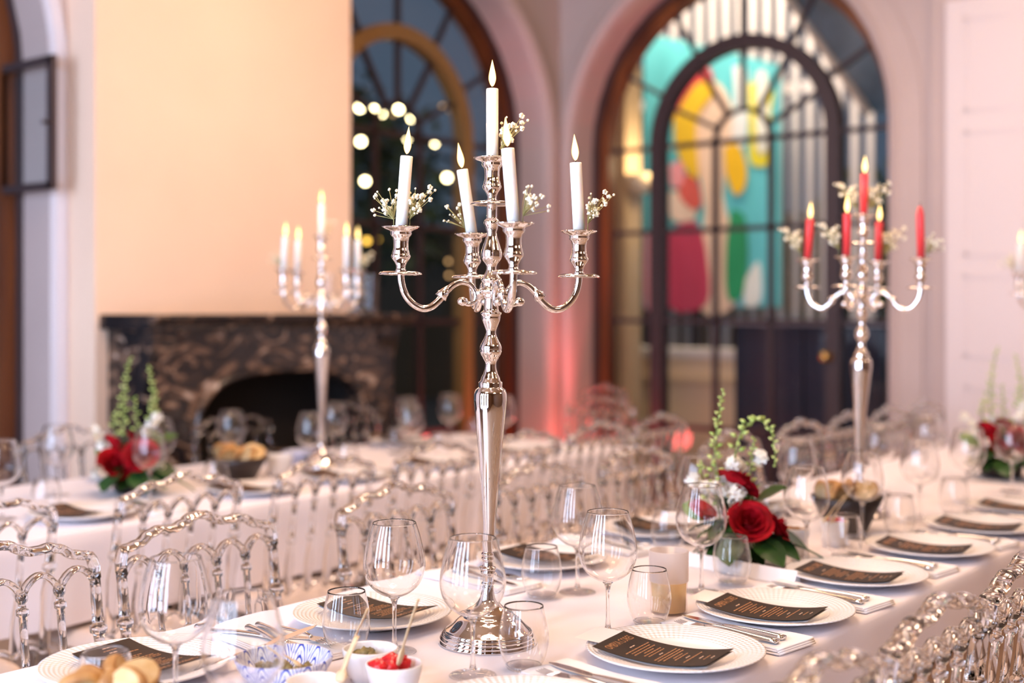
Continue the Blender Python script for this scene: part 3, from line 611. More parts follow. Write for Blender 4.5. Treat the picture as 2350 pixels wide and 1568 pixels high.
# ================================================================== CHAIRS
def chair_kit():
    A = M['acrylic']
    def rake(z): return -(z-.45)*.13
    def top(s):
        K = [(0,1),(.10,.95),(.2,.72),(.32,.56),(.42,.56),(.52,.62),(.62,.50),(.78,.16),(.9,.05),(1,0)]
        s = abs(s)
        for (a, b), (c, d) in zip(K, K[1:]):
            if a <= s <= c: t = (s-a)/(c-a); t = t*t*(3-2*t); return b+(d-b)*t
        return 0
    WD = .195
    mb = MB(); pts = []
    pts.append((-WD, rake(.822), .822)); pts.append((-WD, rake(.845), .845)); pts.append((-WD+.004, rake(.858), .859))
    for i in range(73):
        s = -0.95+1.9*i/72; z = .866+.046*top(s); pts.append((s*WD, rake(z), z))
    pts += [(WD-.004, rake(.858), .859), (WD, rake(.845), .845), (WD, rake(.822), .822)]
    mb.tube(pts, .0108, 20, flat=(1.6, .84), up=(0, 1, 0)); top_rail = mb.mesh('top_rail', A)
    mb = MB(); pts = []
    for k in range(5):
        x0 = -WD+k*2*WD/5; w = 2*WD/5
        for i in range(9 if k < 4 else 10):
            t = i/9; z = .812+.034*sin(pi*t)**.75; pts.append((x0+w*t, rake(z), z))
    mb.tube(pts, .0075, 10, flat=(1.7, .85), up=(0, 1, 0)); arcade = mb.mesh('arcade_rail', A)
    mb = MB(); pts = []
    for k in range(5):
        x0 = -WD+k*2*WD/5; w = 2*WD/5
        for i in range(9 if k < 4 else 10):
            t = i/9; z = .512+.022*sin(pi*t)**.75; pts.append((x0+w*t, rake(z), z))
    mb.tube(pts, .008, 8, flat=(1.4, .9), up=(0, 1, 0)); low = mb.mesh('lower_rail', A)
    sh = Matrix.Shear('XZ', 4, (0, 0)); rk = Matrix.Identity(4); rk[1][2] = -.13; rk[1][3] = .45*.13
    mb = MB()
    mb.lathe(sprof([(0,.512),(.008,.513),(.011,.53),(.0125,.56),(.0125,.60),(.008,.645),(.0075,.665)], 2)+[(.012,.668),(.0125,.674),(.012,.680),(.0078,.683),(.0075,.735),(.0075,.776),(.0115,.779),(.0118,.784),(.0115,.789),(.0072,.792),(.0072,.80),(.011,.806),(.012,.812),(.010,.818),(0,.822)], 14, mat=rk)
    spin = mb.mesh('spindle', A)
    mb = MB()
    pr = [(0,.0),(.010,.0),(.012,.02),(.016,.30),(.018,.40),(.019,.44),(.019,.50),(.013,.52),(.013,.60),(.016,.66),(.010,.70),(.011,.715)]+[(.0165,.718),(.017,.724),(.0165,.730),(.0115,.733),(.0105,.80),(.0105,.824),(0,.826)]
    mb.lathe(pr, 14, mat=rk); post = mb.mesh('post', A)
    mb = MB()
    seat = [(-.186,-.0),(.186,0),(.198,.36),(.18,.38),(-.18,.38),(-.198,.36)]
    mb.prism(seat, 'z', .425, .452); sf = mb.mesh('seat_frame', A)
    mb = MB(); mb.lathe(sprof([(0,.0),(.009,0),(.011,.06),(.015,.2),(.018,.30),(.012,.34),(.018,.36),(.018,.39),(.02,.42),(0,.424)], 2), 12); leg = mb.mesh('leg', A)
    mb = MB()
    def cu(u, v):
        a, b = u*2-1, v*2-1; e = (1-abs(a)**8)*(1-abs(b)**8); w = .176+.010*v
        return (a*w, .012+v*.365, .455+.034*max(0, e)**.35)
    mb.grid(cu, 14, 14); mb.box((-.174,.014,.453),(.174,.370,.46)); cush = mb.mesh('seat_pad', M['cushion'])
    parts = [P_('top_rail', top_rail), P_('arcade_rail', arcade), P_('lower_rail', low)]
    parts += [P_('spindle', spin, (x, 0, 0)) for x in (-.117, -.039, .039, .117)]
    parts += [P_('post', post, (x, 0, 0)) for x in (-WD, WD)]
    parts += [P_('seat_frame', sf), P_('leg', leg, (-.172, .35, 0)), P_('leg', leg, (.172, .35, 0)), P_('seat_pad', cush, label='ivory seat cushion')]
    return ('dining_chair', None, parts)
CH = chair_kit()
def ordw(i): return ['nearest the camera','second from the camera','third from the camera','fourth from the camera','fifth from the camera','sixth from the camera','seventh from the camera','eighth from the camera','ninth from the camera','tenth from the camera','eleventh from the camera'][i]
def chairs(x, ys, rot, desc, grp, j=.0):
    for i, y in enumerate(ys):
        spawn(CH, (x+rnd.uniform(-j, j), y, 0), rot+rnd.uniform(-.05, .05)*(j > 0), 'clear spindle-back chair %s, %s' % (desc, ordw(i)), 'chair', grp)
chairs(-.745, [1.475, 1.90, 2.325, 2.75], pi/2, 'on the aisle side of the front table', 'clear chairs on the aisle side of the front table')
chairs(-2.135, [1.23, 1.68, 2.28, 2.86, 3.37, 3.98, 4.55, 5.00, 5.43, 5.86], -pi/2, 'on the fireplace side of the front table', 'clear chairs on the fireplace side of the front table')
chairs(-2.83, [1.50, 2.07, 2.60, 3.07, 3.55, 4.02, 4.46], pi/2, 'on the near side of the back table', 'clear chairs on the near side of the back table', .01)
chairs(-4.13, [2.63, 3.38, 4.04], -pi/2, 'on the far side of the back table', 'clear chairs by the fireplace', 0)
for (x, y, r, l) in ((-3.55, 5.10, pi, 'clear spindle-back chair at the far end of the back table'), (-4.08, 5.88, pi*.9, 'clear spindle-back chair standing loose in the red-lit corner')):
    spawn(CH, (x, y, 0), r, l, 'chair', 'clear chairs near the red corner')

# ================================================================== CANDELABRA
PX = 1/1266.0; Z0 = 1475
def cp(l, sm=1): return [(r*PX, (Z0-y)*PX) for r, y in l]
def candelabra_kit():
    S = M['silver']
    base = [(0,1475),(113,1475),(114,1471),(110,1468),(110,1466),(111,1463),(106,1460),(106,1458),(107,1455),(102,1452),(101,1450),(102,1447),(97,1444),(94,1442)]
    dome = [(94,1442),(84,1434),(74,1424),(66,1418),(60,1415),(58,1412),(55,1410),(50,1404),(36,1396),(26,1386),(20,1374),(16,1360),(14,1348)]
    mb = MB(); mb.lathe(cp(base)+sprof(cp(dome), 3)[1:]+[(0, (Z0-1347)*PX)], 48); bm_ = mb.mesh('base', S)
    def ringp(y, r0, r1, w=4): return [(r0, y+w), (r1-1, y+w*.75), (r1, y), (r1-1, y-w*.75), (r0, y-w)]
    st = [(0,1348),(13,1347)]+ringp(1341,13,17,3)+[(14,1335),(14,1322)]+ringp(1315,15,19,4)+ringp(1306,15,22,4)+[(14,1299),(13.5,1290)]+ringp(1284,13.5,17,4)+ringp(1274,13.5,17,4)
    st += [(13.5,1268),(14,1240),(14.6,1200),(20,1140),(25.5,1060),(31,1000),(36,950),(38.5,925),(38,910),(34,900),(28,895.5)]
    st += [(27,894),(27.5,888),(27.5,883),(23,880),(21,872),(17,865),(14,856),(12.5,846),(13,838),(16,832),(18,829),(18.5,827),(22,822),(25,815)]+[(25.5,812),(24,811),(25.5,808),(25,803),(23,797),(19,790),(15.5,783),(12.5,776),(11.5,770),(13,762),(17,752),(21,742),(22,735),(22,731),(24,729),(24,725),(19,722),(17,718),(16,706),(16,694),(17,690),(19,688),(17,685),(17,682)]
    st += [(28,680),(29,676),(28,672),(22,671),(21.5,655),(24,653),(24,649),(21,645),(16,638),(12,630),(11,624),(13,616),(17,610),(20,607),(23,602),(24.5,596),(24.5,590),(22,580),(17,565),(12.5,552),(11,542),(14,533),(14.5,529),(18,524),(18.5,519),(16,514),(12,511),(12,508),(12,482),(14,479)]
    mb = MB(); mb.lathe(cp(st)+[(0, (Z0-478)*PX)], 32); stem = mb.mesh('stem', S)
    # local z = 0 at the drip pan's underside
    def pan(k=1.0): return [(0,0),(10,0),(38,1),(45,-1),(48,-2),(48.5,0),(46,3),(38,6),(14,5),(12,6),(0,7)]
    mb = MB(); mb.lathe([(r*PX, z*PX) for r, z in pan()], 32, lobes=(.03, 5, .03)); panm = mb.mesh('drip_pan', S)
    cup = [(0,6),(12,6),(12,9),(10,12),(10.5,18),(14,26),(20,34),(22,39),(21,43),(19,45),(20,47),(18.5,49),(19,51),(17,54),(16.5,70),(18.5,82),(22.5,86),(24,90),(23,94),(26,97),(34,100),(41,104),(41.5,106),(38,106),(25,101),(15.5,98),(14.5,86),(0,85)]
    mb = MB(); mb.lathe([(r*PX, z*PX) for r, z in cup], 32, lobes=(.045, 5, .026)); cupm = mb.mesh('candle_cup', S)
    # arm: S curve in the local x-z plane
    ap = [(208,640),(207,655),(202,675),(192,694),(177,709),(158,717),(140,714),(125,703),(112,689),(100,674),(84,661),(66,656),(49,662),(38,676),(35,690),(40,701),(52,706),(62,703)]
    pts = smoothpts([(r*PX, 0, (Z0-y)*PX) for r, y in ap], 4); n = len(pts)
    rad = []
    for i in range(n):
        t = i/(n-1); r = 8.6 if t < .35 else 8.6-1.6*min(1, (t-.35)/.3)
        if t > .86: r = 6.2
        rad.append(r*PX)
    mb = MB(); mb.tube(pts, rad, 10, flat=(.95, .95)); mb.tube([(35*PX,0,(Z0-684)*PX),(15*PX,0,(Z0-676)*PX)], .0075, 10)
    mb.blob((66*PX, 0, (Z0-700)*PX), 10.5*PX, 2, 0, (1.25, 1, 1))
    # acanthus nick where the two curls meet
    mb.tube([(98*PX,0,(Z0-668)*PX),(110*PX,0,(Z0-682)*PX),(117*PX,0,(Z0-692)*PX)], [6*PX,11.5*PX,14*PX], 8)
    mb.tube([(114*PX,0,(Z0-697)*PX),(122*PX,0,(Z0-676)*PX)], [5*PX,2*PX], 6)
    arm = mb.mesh('arm', S)
    mb = MB(); mb.lathe([(0,0),(14*PX,0),(15*PX,-3*PX),(24*PX,-6*PX),(31*PX,-10*PX),(31*PX,-13*PX),(20*PX,-14*PX),(0,-14*PX)][::-1], 24); fin = mb.mesh('collar', S)
    return bm_, stem, panm, cupm, arm, fin
CB, CSt, CPn, CCp, CAr, CCo = candelabra_kit()
def flame_kit(wax, L, ptip=False):
    mb = MB()
    if ptip: mb.lathe([(0,-.012),(.0108,-.012),(.0112,L*.82),(.009,L*.90),(.004,L*.985),(0,L)], 20)
    else: mb.lathe([(0,-.012),(.0108,-.012),(.0110,L-.002),(.0104,L),(.006,L-.0015),(0,L-.0025)], 20)
    w = mb.mesh('wax', wax)
    mb = MB(); mb.tube([(0,0,L-.004),(.0006,0,L+.004),(.002,0,L+.010)], .0009, 6); wk = mb.mesh('wick', M['wick'])
    parts = [P_('wax', w), P_('wick', wk)]
    if not ptip:
        fp_ = [(0,.003),(.0036,.007),(.0060,.013),(.0070,.019),(.0062,.027),(.0040,.037),(.0016,.047),(0,.053)]
        mb = MB(); mb.lathe(sprof(fp_, 3), 14, (0,0,L)); parts.append(P_('flame', mb.mesh('flame', M['flame'])))
    return ('candle', None, parts)
def sprig_mesh(seed, n=16, R=.045, Hh=.06):
    q = random.Random(seed); a = MB(); b = MB()
    for k in range(n):
        an = q.uniform(-1.5, 1.5); rr = R*q.uniform(.2, 1)*(.6+.4*cos(an)); tip = Vector((.012+rr*cos(an)*.9, rr*sin(an), Hh*q.uniform(.35, 1)))
        mid = Vector((.013, 0, Hh*.3)).lerp(tip, .45)+Vector((q.uniform(-.004,.004),)*3)
        a.tube([(.012+q.uniform(-.001,.001), 0, -.002), (.0125, 0, Hh*.25), mid, tip], .00045, 4)
        r = q.choice((.0016, .0024, .0034, .0040))
        if r > .003:
            for j in range(7):
                d = Vector((q.gauss(0,1), q.gauss(0,1), q.gauss(0,1))).normalized()*r*.6; b.blob(tip+d, r*.55, 1, .2)
        else: b.blob(tip, r, 1, .15)
    return ('flower_sprig', None, [P_('stem', a.mesh('stem', M['twig'])), P_('blossom', b.mesh('blossom', M['gyp']), kind='stuff')])
SPR = [sprig_mesh(40+i, n_) for i, n_ in enumerate((24, 34, 16))]
def candelabra(loc, phi, wax, L, Lc, tilts, label, clabel, lit=(1,1,1,1,1), sprigs=(), tilt=(0,0), bloom=1.0, names=('left','front','right','rear')):
    """phi turns the four arms about the stem, seen in the camera's frame; arm order left, front, right, rear"""
    T = Matrix.Translation(loc) @ Euler((tilt[0], tilt[1], 0)).to_matrix().to_4x4()
    r = bpy.data.objects.new('candelabra', None); C.objects.link(r); r.matrix_world = T; tag(r, label, 'candelabra', 'silver candelabra on the tables')
    obj('base', CB, r); obj('stem', CSt, r)
    a0 = YAW + phi; kit = flame_kit(wax, L); kitc = flame_kit(wax, Lc); kitu = flame_kit(wax, L*1.25, True)
    q = random.Random(int(abs(loc[1])*100))
    def candle(p, tl, k, nm, on):
        kk = kitc if k == 4 else kit
        if not on: kk = kitu
        wp = T @ Vector(p)
        c = spawn(kk, wp, (tl[0], tl[1], 0), clabel % nm+('' if on else ', unlit'), 'candle', 'candles of the candelabra: '+label)
        if on:
            l = bpy.data.lights.new('candle_light', 'POINT'); l.energy = .55; l.color = (1, .62, .30); l.shadow_soft_size = .012
            o = bpy.data.objects.new('candle_light', l); C.objects.link(o)
            o.location = wp + Euler((tl[0], tl[1], 0)).to_matrix() @ Vector((0, 0, (Lc if k == 4 else L)+.075))
        for sg in sprigs:
            if sg[0] == k:
                spawn(SPR[sg[1]], wp, (0, 0, YAW+sg[2]), ('baby\'s breath sprig '+('left' if cos(sg[2]) < 0 else 'right')+' of the '+clabel.split(' in the')[0].split(' candle')[0].replace(' lit', '')+' '+nm+' candle,'+clabel.split(' of')[-1]), 'flower', 'baby\'s breath on the candelabras', sg[3]*1.25)
    for k, an in enumerate((pi, -pi/2, 0, pi/2)):
        a = a0+an
        arm = obj('arm', CAr, r, rot=(0, 0, a))
        obj('drip_pan', CPn, arm, (208*PX, 0, (Z0-640)*PX)); obj('candle_cup', CCp, arm, (208*PX, 0, (Z0-640)*PX))
        p = (208*PX*cos(a), 208*PX*sin(a), (Z0-640+98)*PX)
        candle(p, tilts[k], k, names[k], lit[k])
    tc = empty('top_socket', (0, 0, (Z0-478)*PX)); tc.parent = r
    obj('drip_pan', CPn, tc); obj('candle_cup', CCp, tc)
    candle((0, 0, (Z0-478+98)*PX), tilts[4], 4, 'centre', lit[4])
    return r
# tilt helper: lean towards screen-right by angle s (radians), in world axes
def lean(s, f=0): v = Vector((CY*s-SY*f, SY*s+CY*f)); return (-v.y, v.x)
mainp = W(1121, 1474)
candelabra(mainp, radians(-14)*-1, M['wax'], .131, .130, [lean(.075), lean(-.08), lean(-.05), lean(-.15), lean(-.0)],
    'tall silver candelabra with white candles, in front centre of the table', 'white lit candle in the %s arm of the sharp front candelabra',
    sprigs=[(0,0,2.6,1.05),(0,1,.2,1.0),(1,0,.1,.95),(2,1,-.1,1.0),(3,2,2.9,.9),(4,1,.1,1.05)], tilt=lean(.008))
candelabra(WZ(738, 4.72, .75), radians(42), M['wax'], .125, .125, [lean(.05), lean(0), lean(.0), lean(.02), lean(0)],
    'silver candelabra with white candles, on the back table before the fireplace', 'white lit candle in the %s arm of the candelabra before the fireplace',
    sprigs=[(0,0,2.8,1.0),(2,1,.3,1.0),(4,2,.1,.9)])
candelabra(WZ(1970, 3.66, .75), radians(-31), M['redwax'], .125, .125, [lean(.06), lean(.01), lean(-.02), lean(.03), lean(.02)],
    'silver candelabra with coral red candles, in front of the glazed door', 'coral red candle in the %s arm of the candelabra before the glazed door',
    lit=(1,1,0,1,1), sprigs=[(0,1,2.9,1.3),(1,1,2.9,1.3),(2,0,.2,1.1),(3,1,.2,1.4),(4,1,.3,1.3),(4,1,2.9,1.3)], tilt=lean(.018))
candelabra(WZ(2430, 5.1, .75), radians(4), M['wax'], .125, .125, [lean(.04)]*5,
    'silver candelabra with white candles, cut off by the right edge of the photo', 'white lit candle in the %s arm of the candelabra at the right edge', sprigs=[(0,0,2.8,1.2)])

# ================================================================== TABLEWARE KITS
def shell(pr, n=32, t=.0010):
    mb = MB(); o = sprof(pr, 3); m = len(o); inn = []
    for i, (r, z) in enumerate(o):
        a, b = o[max(0, i-1)], o[min(m-1, i+1)]; dx, dz = b[0]-a[0], b[1]-a[1]; L = sqrt(dx*dx+dz*dz) or 1
        inn.append((max(0, r-dz/L*t), z+dx/L*t))
    inn[0] = (0, o[0][1]+t); mb.lathe(o+inn[::-1], n); return mb
def wine_kit():
    mb = shell([(0,.0955),(.010,.0965),(.024,.1015),(.040,.1135),(.050,.130),(.0542,.148),(.0535,.163),(.0502,.182),(.0455,.202),(.0405,.2175),(.0378,.2255)], 36)
    bowl = mb.mesh('bowl', M['solidglass'])
    mb = MB(); mb.lathe(sprof([(0,.0095),(.0062,.010),(.0052,.014),(.0036,.03),(.0034,.06),(.0040,.080),(.0065,.091),(.010,.0958),(0,.0962)], 3), 28)
    st = mb.mesh('stem', M['solidglass'])
    mb = MB(); mb.lathe(sprof([(0,.0),(.036,.0),(.0378,.0012),(.036,.0022),(.022,.0035),(.010,.0065),(.0062,.0105)], 3), 28); ft = mb.mesh('foot', M['glass'])
    return ('wine_glass', None, [P_('bowl', bowl), P_('stem', st), P_('foot', ft)])
def tumbler_kit():
    mb = shell([(0,.004),(.022,.005),(.030,.009),(.0375,.024),(.0415,.042),(.0420,.055),(.0395,.075),(.0355,.094),(.0325,.106)], 32)
    w = mb.mesh('wall', M['solidglass'])
    mb = MB(); mb.lathe([(0,0),(.022,0),(.028,.002),(.031,.008),(.024,.0085),(0,.0075)], 28); b = mb.mesh('foot', M['glass'])
    mb = MB(); mb.tube([(.0325*cos(2*pi*i/32), .0325*sin(2*pi*i/32), .106) for i in range(33)], .0007, 6, cap=False); rim = mb.mesh('rim', M['solidglass'])
    return ('tumbler', None, [P_('wall', w), P_('foot', b)])
WK, TK = wine_kit(), tumbler_kit()
mb = MB(); mb.lathe([(0,.0),(.080,.0),(.084,.002),(.090,.006),(.120,.015),(.150,.0205),(.1525,.022),(.1515,.0235),(.148,.0232),(.120,.0185),(.094,.010),(.086,.0065),(0,.0062)], 64)
PLm = mb.mesh('dinner_plate', M['plate'])
def menu_kit():
    Lx, Ly = .205, .118
    def bend(x): return .0035+1.25*(x-.01)**2*(1 if x > 0 else .8)
    mb = MB()
    mb.grid(lambda u, v: ((u-.5)*Lx, (v-.5)*Ly, bend((u-.5)*Lx)), 24, 2); mb.grid(lambda u, v: ((u-.5)*Lx, (.5-v)*Ly, bend((u-.5)*Lx)-.0006), 24, 2)
    card = mb.mesh('card', M['menu'])
    mb = MB(); mb.grid(lambda u, v: ((u-.5)*Lx*.985+.001, (v-.5)*Ly, bend((u-.5)*Lx)-.0016-.003*u), 24, 2); back = mb.mesh('paper_backing', M['paper'])
    def onto(pts): return [Vector((p[0], p[1], bend(p[0])+.0006)) for p in pts]
    # title set in a condensed face along the top end (text reads from the far short side)
    cu = bpy.data.curves.new('title', 'FONT'); cu.body = 'OMBYA CORES'; cu.size = .019; cu.align_x = 'CENTER'; cu.resolution_u = 2
    to = bpy.data.objects.new('title', cu); C.objects.link(to); dg = bpy.context.evaluated_depsgraph_get(); me = to.evaluated_get(dg).to_mesh()
    vs = [v.co.copy() for v in me.vertices]; fs = [tuple(p.vertices) for p in me.polygons]; xs = [v.x for v in vs]; w = max(xs)-min(xs)
    sx = .088/w; out = onto([(-.080-v.y*1.15+.006, v.x*sx, 0) for v in vs]); to.to_mesh_clear() if hasattr(to, 'to_mesh_clear') else None
    bpy.data.objects.remove(to); mb = MB(); mb.add(out, fs); title = mb.mesh('title', M['copper'])
    q = random.Random(5); mb = MB(); mb2 = MB()
    def word(m, x, y0, y1, h): m.add(onto([(x, y0), (x+h, y0), (x+h, y1), (x, y1)]), [(0,1,2,3)])
    def line(m, x, half, h=.0022):
        y = -half
        while y < half-.003:
            w = q.uniform(.004, .010); word(m, x, y, min(half, y+w), h); y += w+.0016
    for x, half, k in ((-.058,.009,1),(-.048,.044,0),(-.041,.036,0),(-.034,.040,0),(-.027,.018,0),(-.020,.032,0),(-.013,.030,0),(-.004,.008,1),(.004,.044,0),(.011,.046,0),(.018,.040,0),(.026,.018,0),(.033,.028,0),(.044,.008,1),(.053,.038,0),(.068,.009,1),(.078,.016,0),(.088,.008,1)):
        line(mb2 if k else mb, x, half)
    txt = mb.mesh('menu_text', M['copper']); hd = mb2.mesh('menu_headings', M['palecopper'])
    return ('menu_card', None, [P_('card', card, sub=[P_('title', title), P_('course_text', txt, kind='stuff'), P_('course_heading', hd, kind='stuff')]), P_('paper_backing', back, label='white paper backing')])
MK = menu_kit()
def napkin_mesh(Lx=.27, Ly=.115):
    mb = MB()
    for k in range(3):
        z = .0005+k*.0032
        def fn(u, v, z=z, k=k, s=1): return ((u-.5)*(Lx-.004*k), (v-.5)*Ly*(1-.02*k)+.002*k, z+.0026*(1 if s else 0)+.0012*sin(u*7+k)+.0008*sin(v*9+u*5))
        mb.grid(fn, 12, 5); mb.grid(lambda u, v, z=z, k=k: fn(1-u, v, z-.0026, k), 12, 5)
        mb.tube([((u/8-.5)*(Lx-.004*k), -.5*Ly*(1-.02*k)+.002*k, z+.0010+.0012*sin(u/8*7+k)) for u in range(9)], .0019, 6)
        mb.tube([(.5*(Lx-.004*k), (u/6-.5)*Ly*.98, z+.0014) for u in range(7)], .0022, 6)
    return mb.mesh('napkin', M['napkin'])
NP = napkin_mesh()
def knife_kit():
    pr = [(0,-.001),(.02,-.008),(.045,-.0095),(.085,-.0085),(.105,-.006),(.108,.004),(.085,.0075),(.04,.0085),(.012,.006)]
    bl = MB(); bl.prism(pr, 'z', 0, .0016)
    h = MB(); pts = smoothpts([(.10,0,.001),(.13,0,.003),(.18,0,.0045),(.235,0,.0035)], 4); n = len(pts)
    h.tube(pts, [.0040+.0040*(i/(n-1))**1.3 for i in range(n)], 10, flat=(1.15, .62), up=(0, 1, 0))
    return ('table_knife', None, [P_('blade', bl.mesh('blade', M['steel'])), P_('handle', h.mesh('handle', M['steel']))])
def fork_kit():
    h = MB()
    pts = smoothpts([(.062,0,.006),(.08,0,.0085),(.105,0,.0085),(.15,0,.006),(.215,0,.003)], 4); n = len(pts)
    h.tube(pts, [.0032+.0042*(i/(n-1))**1.5 for i in range(n)], 8, flat=(1.2, .55), up=(0, 1, 0))
    t = MB(); t.prism([(.038,-.0105),(.050,-.0115),(.060,-.008),(.066,-.003),(.066,.003),(.060,.008),(.050,.0115),(.038,.0105)], 'z', .0032, .0050)
    for y in (-.0088, -.0029, .0029, .0088): t.tube([(.041, y, .0040), (.02, y, .0018), (.0, y, .0042)], [.0014, .0013, .0008], 6)
    return ('table_fork', None, [P_('head', t.mesh('head', M['steel'])), P_('handle', h.mesh('handle', M['steel']))])
KK, FK = knife_kit(), fork_kit()
# ================================================================== PLACE SETTINGS
TZ = .7515
def place(side, row, i, tabn, menu=True, napkin=True, ang=None, names=None):
    """side +1: diner on the +x side looking towards -x; row = (plate x, y)"""
    x, y = row[0], row[1]; where = '%s, %s' % (tabn, ordw(i)); g = tabn
    tag(obj('dinner_plate', PLm, loc=(x, y, TZ)), 'embossed white plate, %s' % where, 'plate', 'plates, '+g)
    if menu: spawn(MK, (x+.004, y-.018-.028*side, TZ+.0165), (.13 if side > 0 else pi+.06)+rnd.uniform(-.06, .06), 'dark menu card on plate, %s' % where, 'menu', 'menus, '+g)
    if napkin:
        ny = y+(.205 if side > 0 else -.225); r = 0 if side > 0 else pi
        tag(obj('napkin', NP, loc=(x+(.0 if side > 0 else .0), ny, TZ), rot=(0, 0, -.12)), 'folded white napkin, %s' % where, 'napkin', 'napkins, '+g)
        spawn(KK, (x-.125*side, ny+.026*side, TZ+.0125), r-.17, 'steel knife on napkin, %s' % where, 'knife', 'knives, '+g)
        spawn(FK, (x-.105*side, ny-.026*side, TZ+.0125), r-.08, 'steel fork on napkin, %s' % where, 'fork', 'forks, '+g)
def glassw(x, y, l): spawn(WK, (x, y, TZ), rnd.uniform(0, 6), l, 'wine glass', 'wine glasses')
def glasst(x, y, l): spawn(TK, (x, y, TZ), rnd.uniform(0, 6), l, 'tumbler', 'water tumblers')
ER = 'aisle side of front table'; EL = 'fireplace side of front table'
for i, (x, y) in enumerate([(-1.13, 1.44), (-1.125, 1.855), (-1.13, 2.233), (-1.14, 2.64), (-1.13, 3.05), (-1.13, 3.44), (-1.145, 3.83)]): place(1, (x, y), i, ER)
for i, (x, y) in enumerate([(-1.77, 1.23), (-1.715, 1.72), (-1.78, 2.343), (-1.79, 2.846), (-1.79, 3.37)]): place(-1, (x, y), i, EL, napkin=i != 0)
def xy(*pp): return [tuple(W(a, b)[:2]) for a, b in pp]
def run(fn, pts, fmt):
    for i, (x, y) in enumerate(pts): fn(x, y, fmt % ordw(i))
run(glassw, [(-1.30, 1.068)]+xy((1085,1553),(1395,1457),(1610,1360))+[(-1.32, 2.77), (-1.335, 3.13), (-1.335, 3.53), (-1.335, 3.93), (-1.30, 4.25), (-1.335, 4.8)], 'balloon wine glass, aisle row of front table, %s')
run(glasst, xy((1202,1538),(1490,1436),(1680,1343))+[(-1.265, 2.86), (-1.28, 3.24), (-1.28, 3.65)], 'stemless tumbler, aisle row of front table, %s')
run(glassw, [(-1.575, 1.165)]+xy((905,1498),(1325,1361))+[(-1.63, 2.80), (-1.63, 3.36), (-1.63, 3.95), (-1.63, 4.38), (-1.63, 5.1)], 'balloon wine glass, fireplace row of front table, %s')
run(glasst, [(-1.59, 1.055)]+xy((795,1497),(1243,1373))+[(-1.64, 2.67), (-1.64, 3.22)], 'stemless tumbler, fireplace row of front table, %s')
# back table
BN = 'near side of back table'; BF = 'far side of back table'
for i, y in enumerate([1.52, 2.06, 2.68, 3.08, 3.56, 4.05]): place(1, (-3.21, y), i, BN, napkin=i in (1, 3, 5))
for i, y in enumerate([2.65, 3.38, 4.02]): place(-1, (-3.82, y), i, BF, napkin=False)
for i, (x, y) in enumerate([(-3.37, 1.90), (-3.32, 2.36), (-3.40, 3.10), (-3.40, 3.62), (-3.40, 4.2)]): glassw(x, y, 'wine glass, near row of back table, %s' % ordw(i))
for i, (x, y) in enumerate([(-3.66, 2.25), (-3.63, 2.62), (-3.72, 3.0), (-3.70, 3.50), (-3.68, 3.9), (-3.66, 4.15), (-3.66, 4.42)]): glassw(x, y, 'wine glass, far row of back table, %s' % ordw(i))
for i, (x, y) in enumerate([(-3.34, 2.02), (-3.30, 2.60), (-3.34, 3.22), (-3.33, 3.72), (-3.6, 3.75), (-3.62, 4.28)]): glasst(x, y, 'tumbler on the back table, %s' % ordw(i))

# white slip of paper under the nearest visible menu
for i, y in enumerate((1.855, 2.233)):
    mb = MB(); mb.grid(lambda u, v: ((u-.5)*.10, (v-.5)*.09, .0012+.006*(1-u)), 4, 2)
    tag(obj('paper_slip', mb.mesh('paper_slip', M['paper']), loc=(-1.235, y-.03, TZ+.0225), rot=(0, 0, .13)), 'white paper slip under the head of the %s menu on the aisle side' % ('second', 'third')[i], 'paper')
# long white folded card in front of the flowers
cd = MB(); cd.prism([(-.016,0),(.016,0),(.014,.001),(.001,.030),(-.001,.030),(-.014,.001)], 'x', -.15, .15)
p0, p1 = W(1579, 1298), W(1830, 1345); pc = (p0+p1)/2
tag(obj('table_card', cd.mesh('table_card', M['paper']), loc=(pc.x, pc.y, TZ), rot=(0, 0, math.atan2(p1.y-p0.y, p1.x-p0.x))), 'long white folded card lying before the red rose arrangement', 'card')
# frosted votive
v = empty('votive_candle', W(1535, 1405, TZ)); tag(v, 'frosted glass votive with ivory wax in the lower part beside the tumbler', 'votive candle')
mb = MB(); mb.lathe([(0,.0),(.0345,.0),(.036,.004),(.0385,.122),(.0365,.122),(.0355,.062),(0,.062)], 32); obj('holder', mb.mesh('holder', thin_glass('frosted_wall', (.99,.97,.96), .06, .3, .3)), v)
mb = MB(); mb.lathe([(0,.004),(.033,.004),(.0348,.058),(0,.060)], 28); obj('wax', mb.mesh('wax', M['amber']), v)
mb = MB(); mb.lathe([(.0385,.062),(.0388,.100),(.0392,.1215),(.0386,.1225),(.0372,.1222),(.0368,.064)], 32); obj('frosted_band', mb.mesh('frosted_band', M['frost']), v)
mb = MB(); mb.tube([(0,0,.059),(0,.001,.068)], .0012, 6); obj('wick', mb.mesh('wick', M['wick']), v)
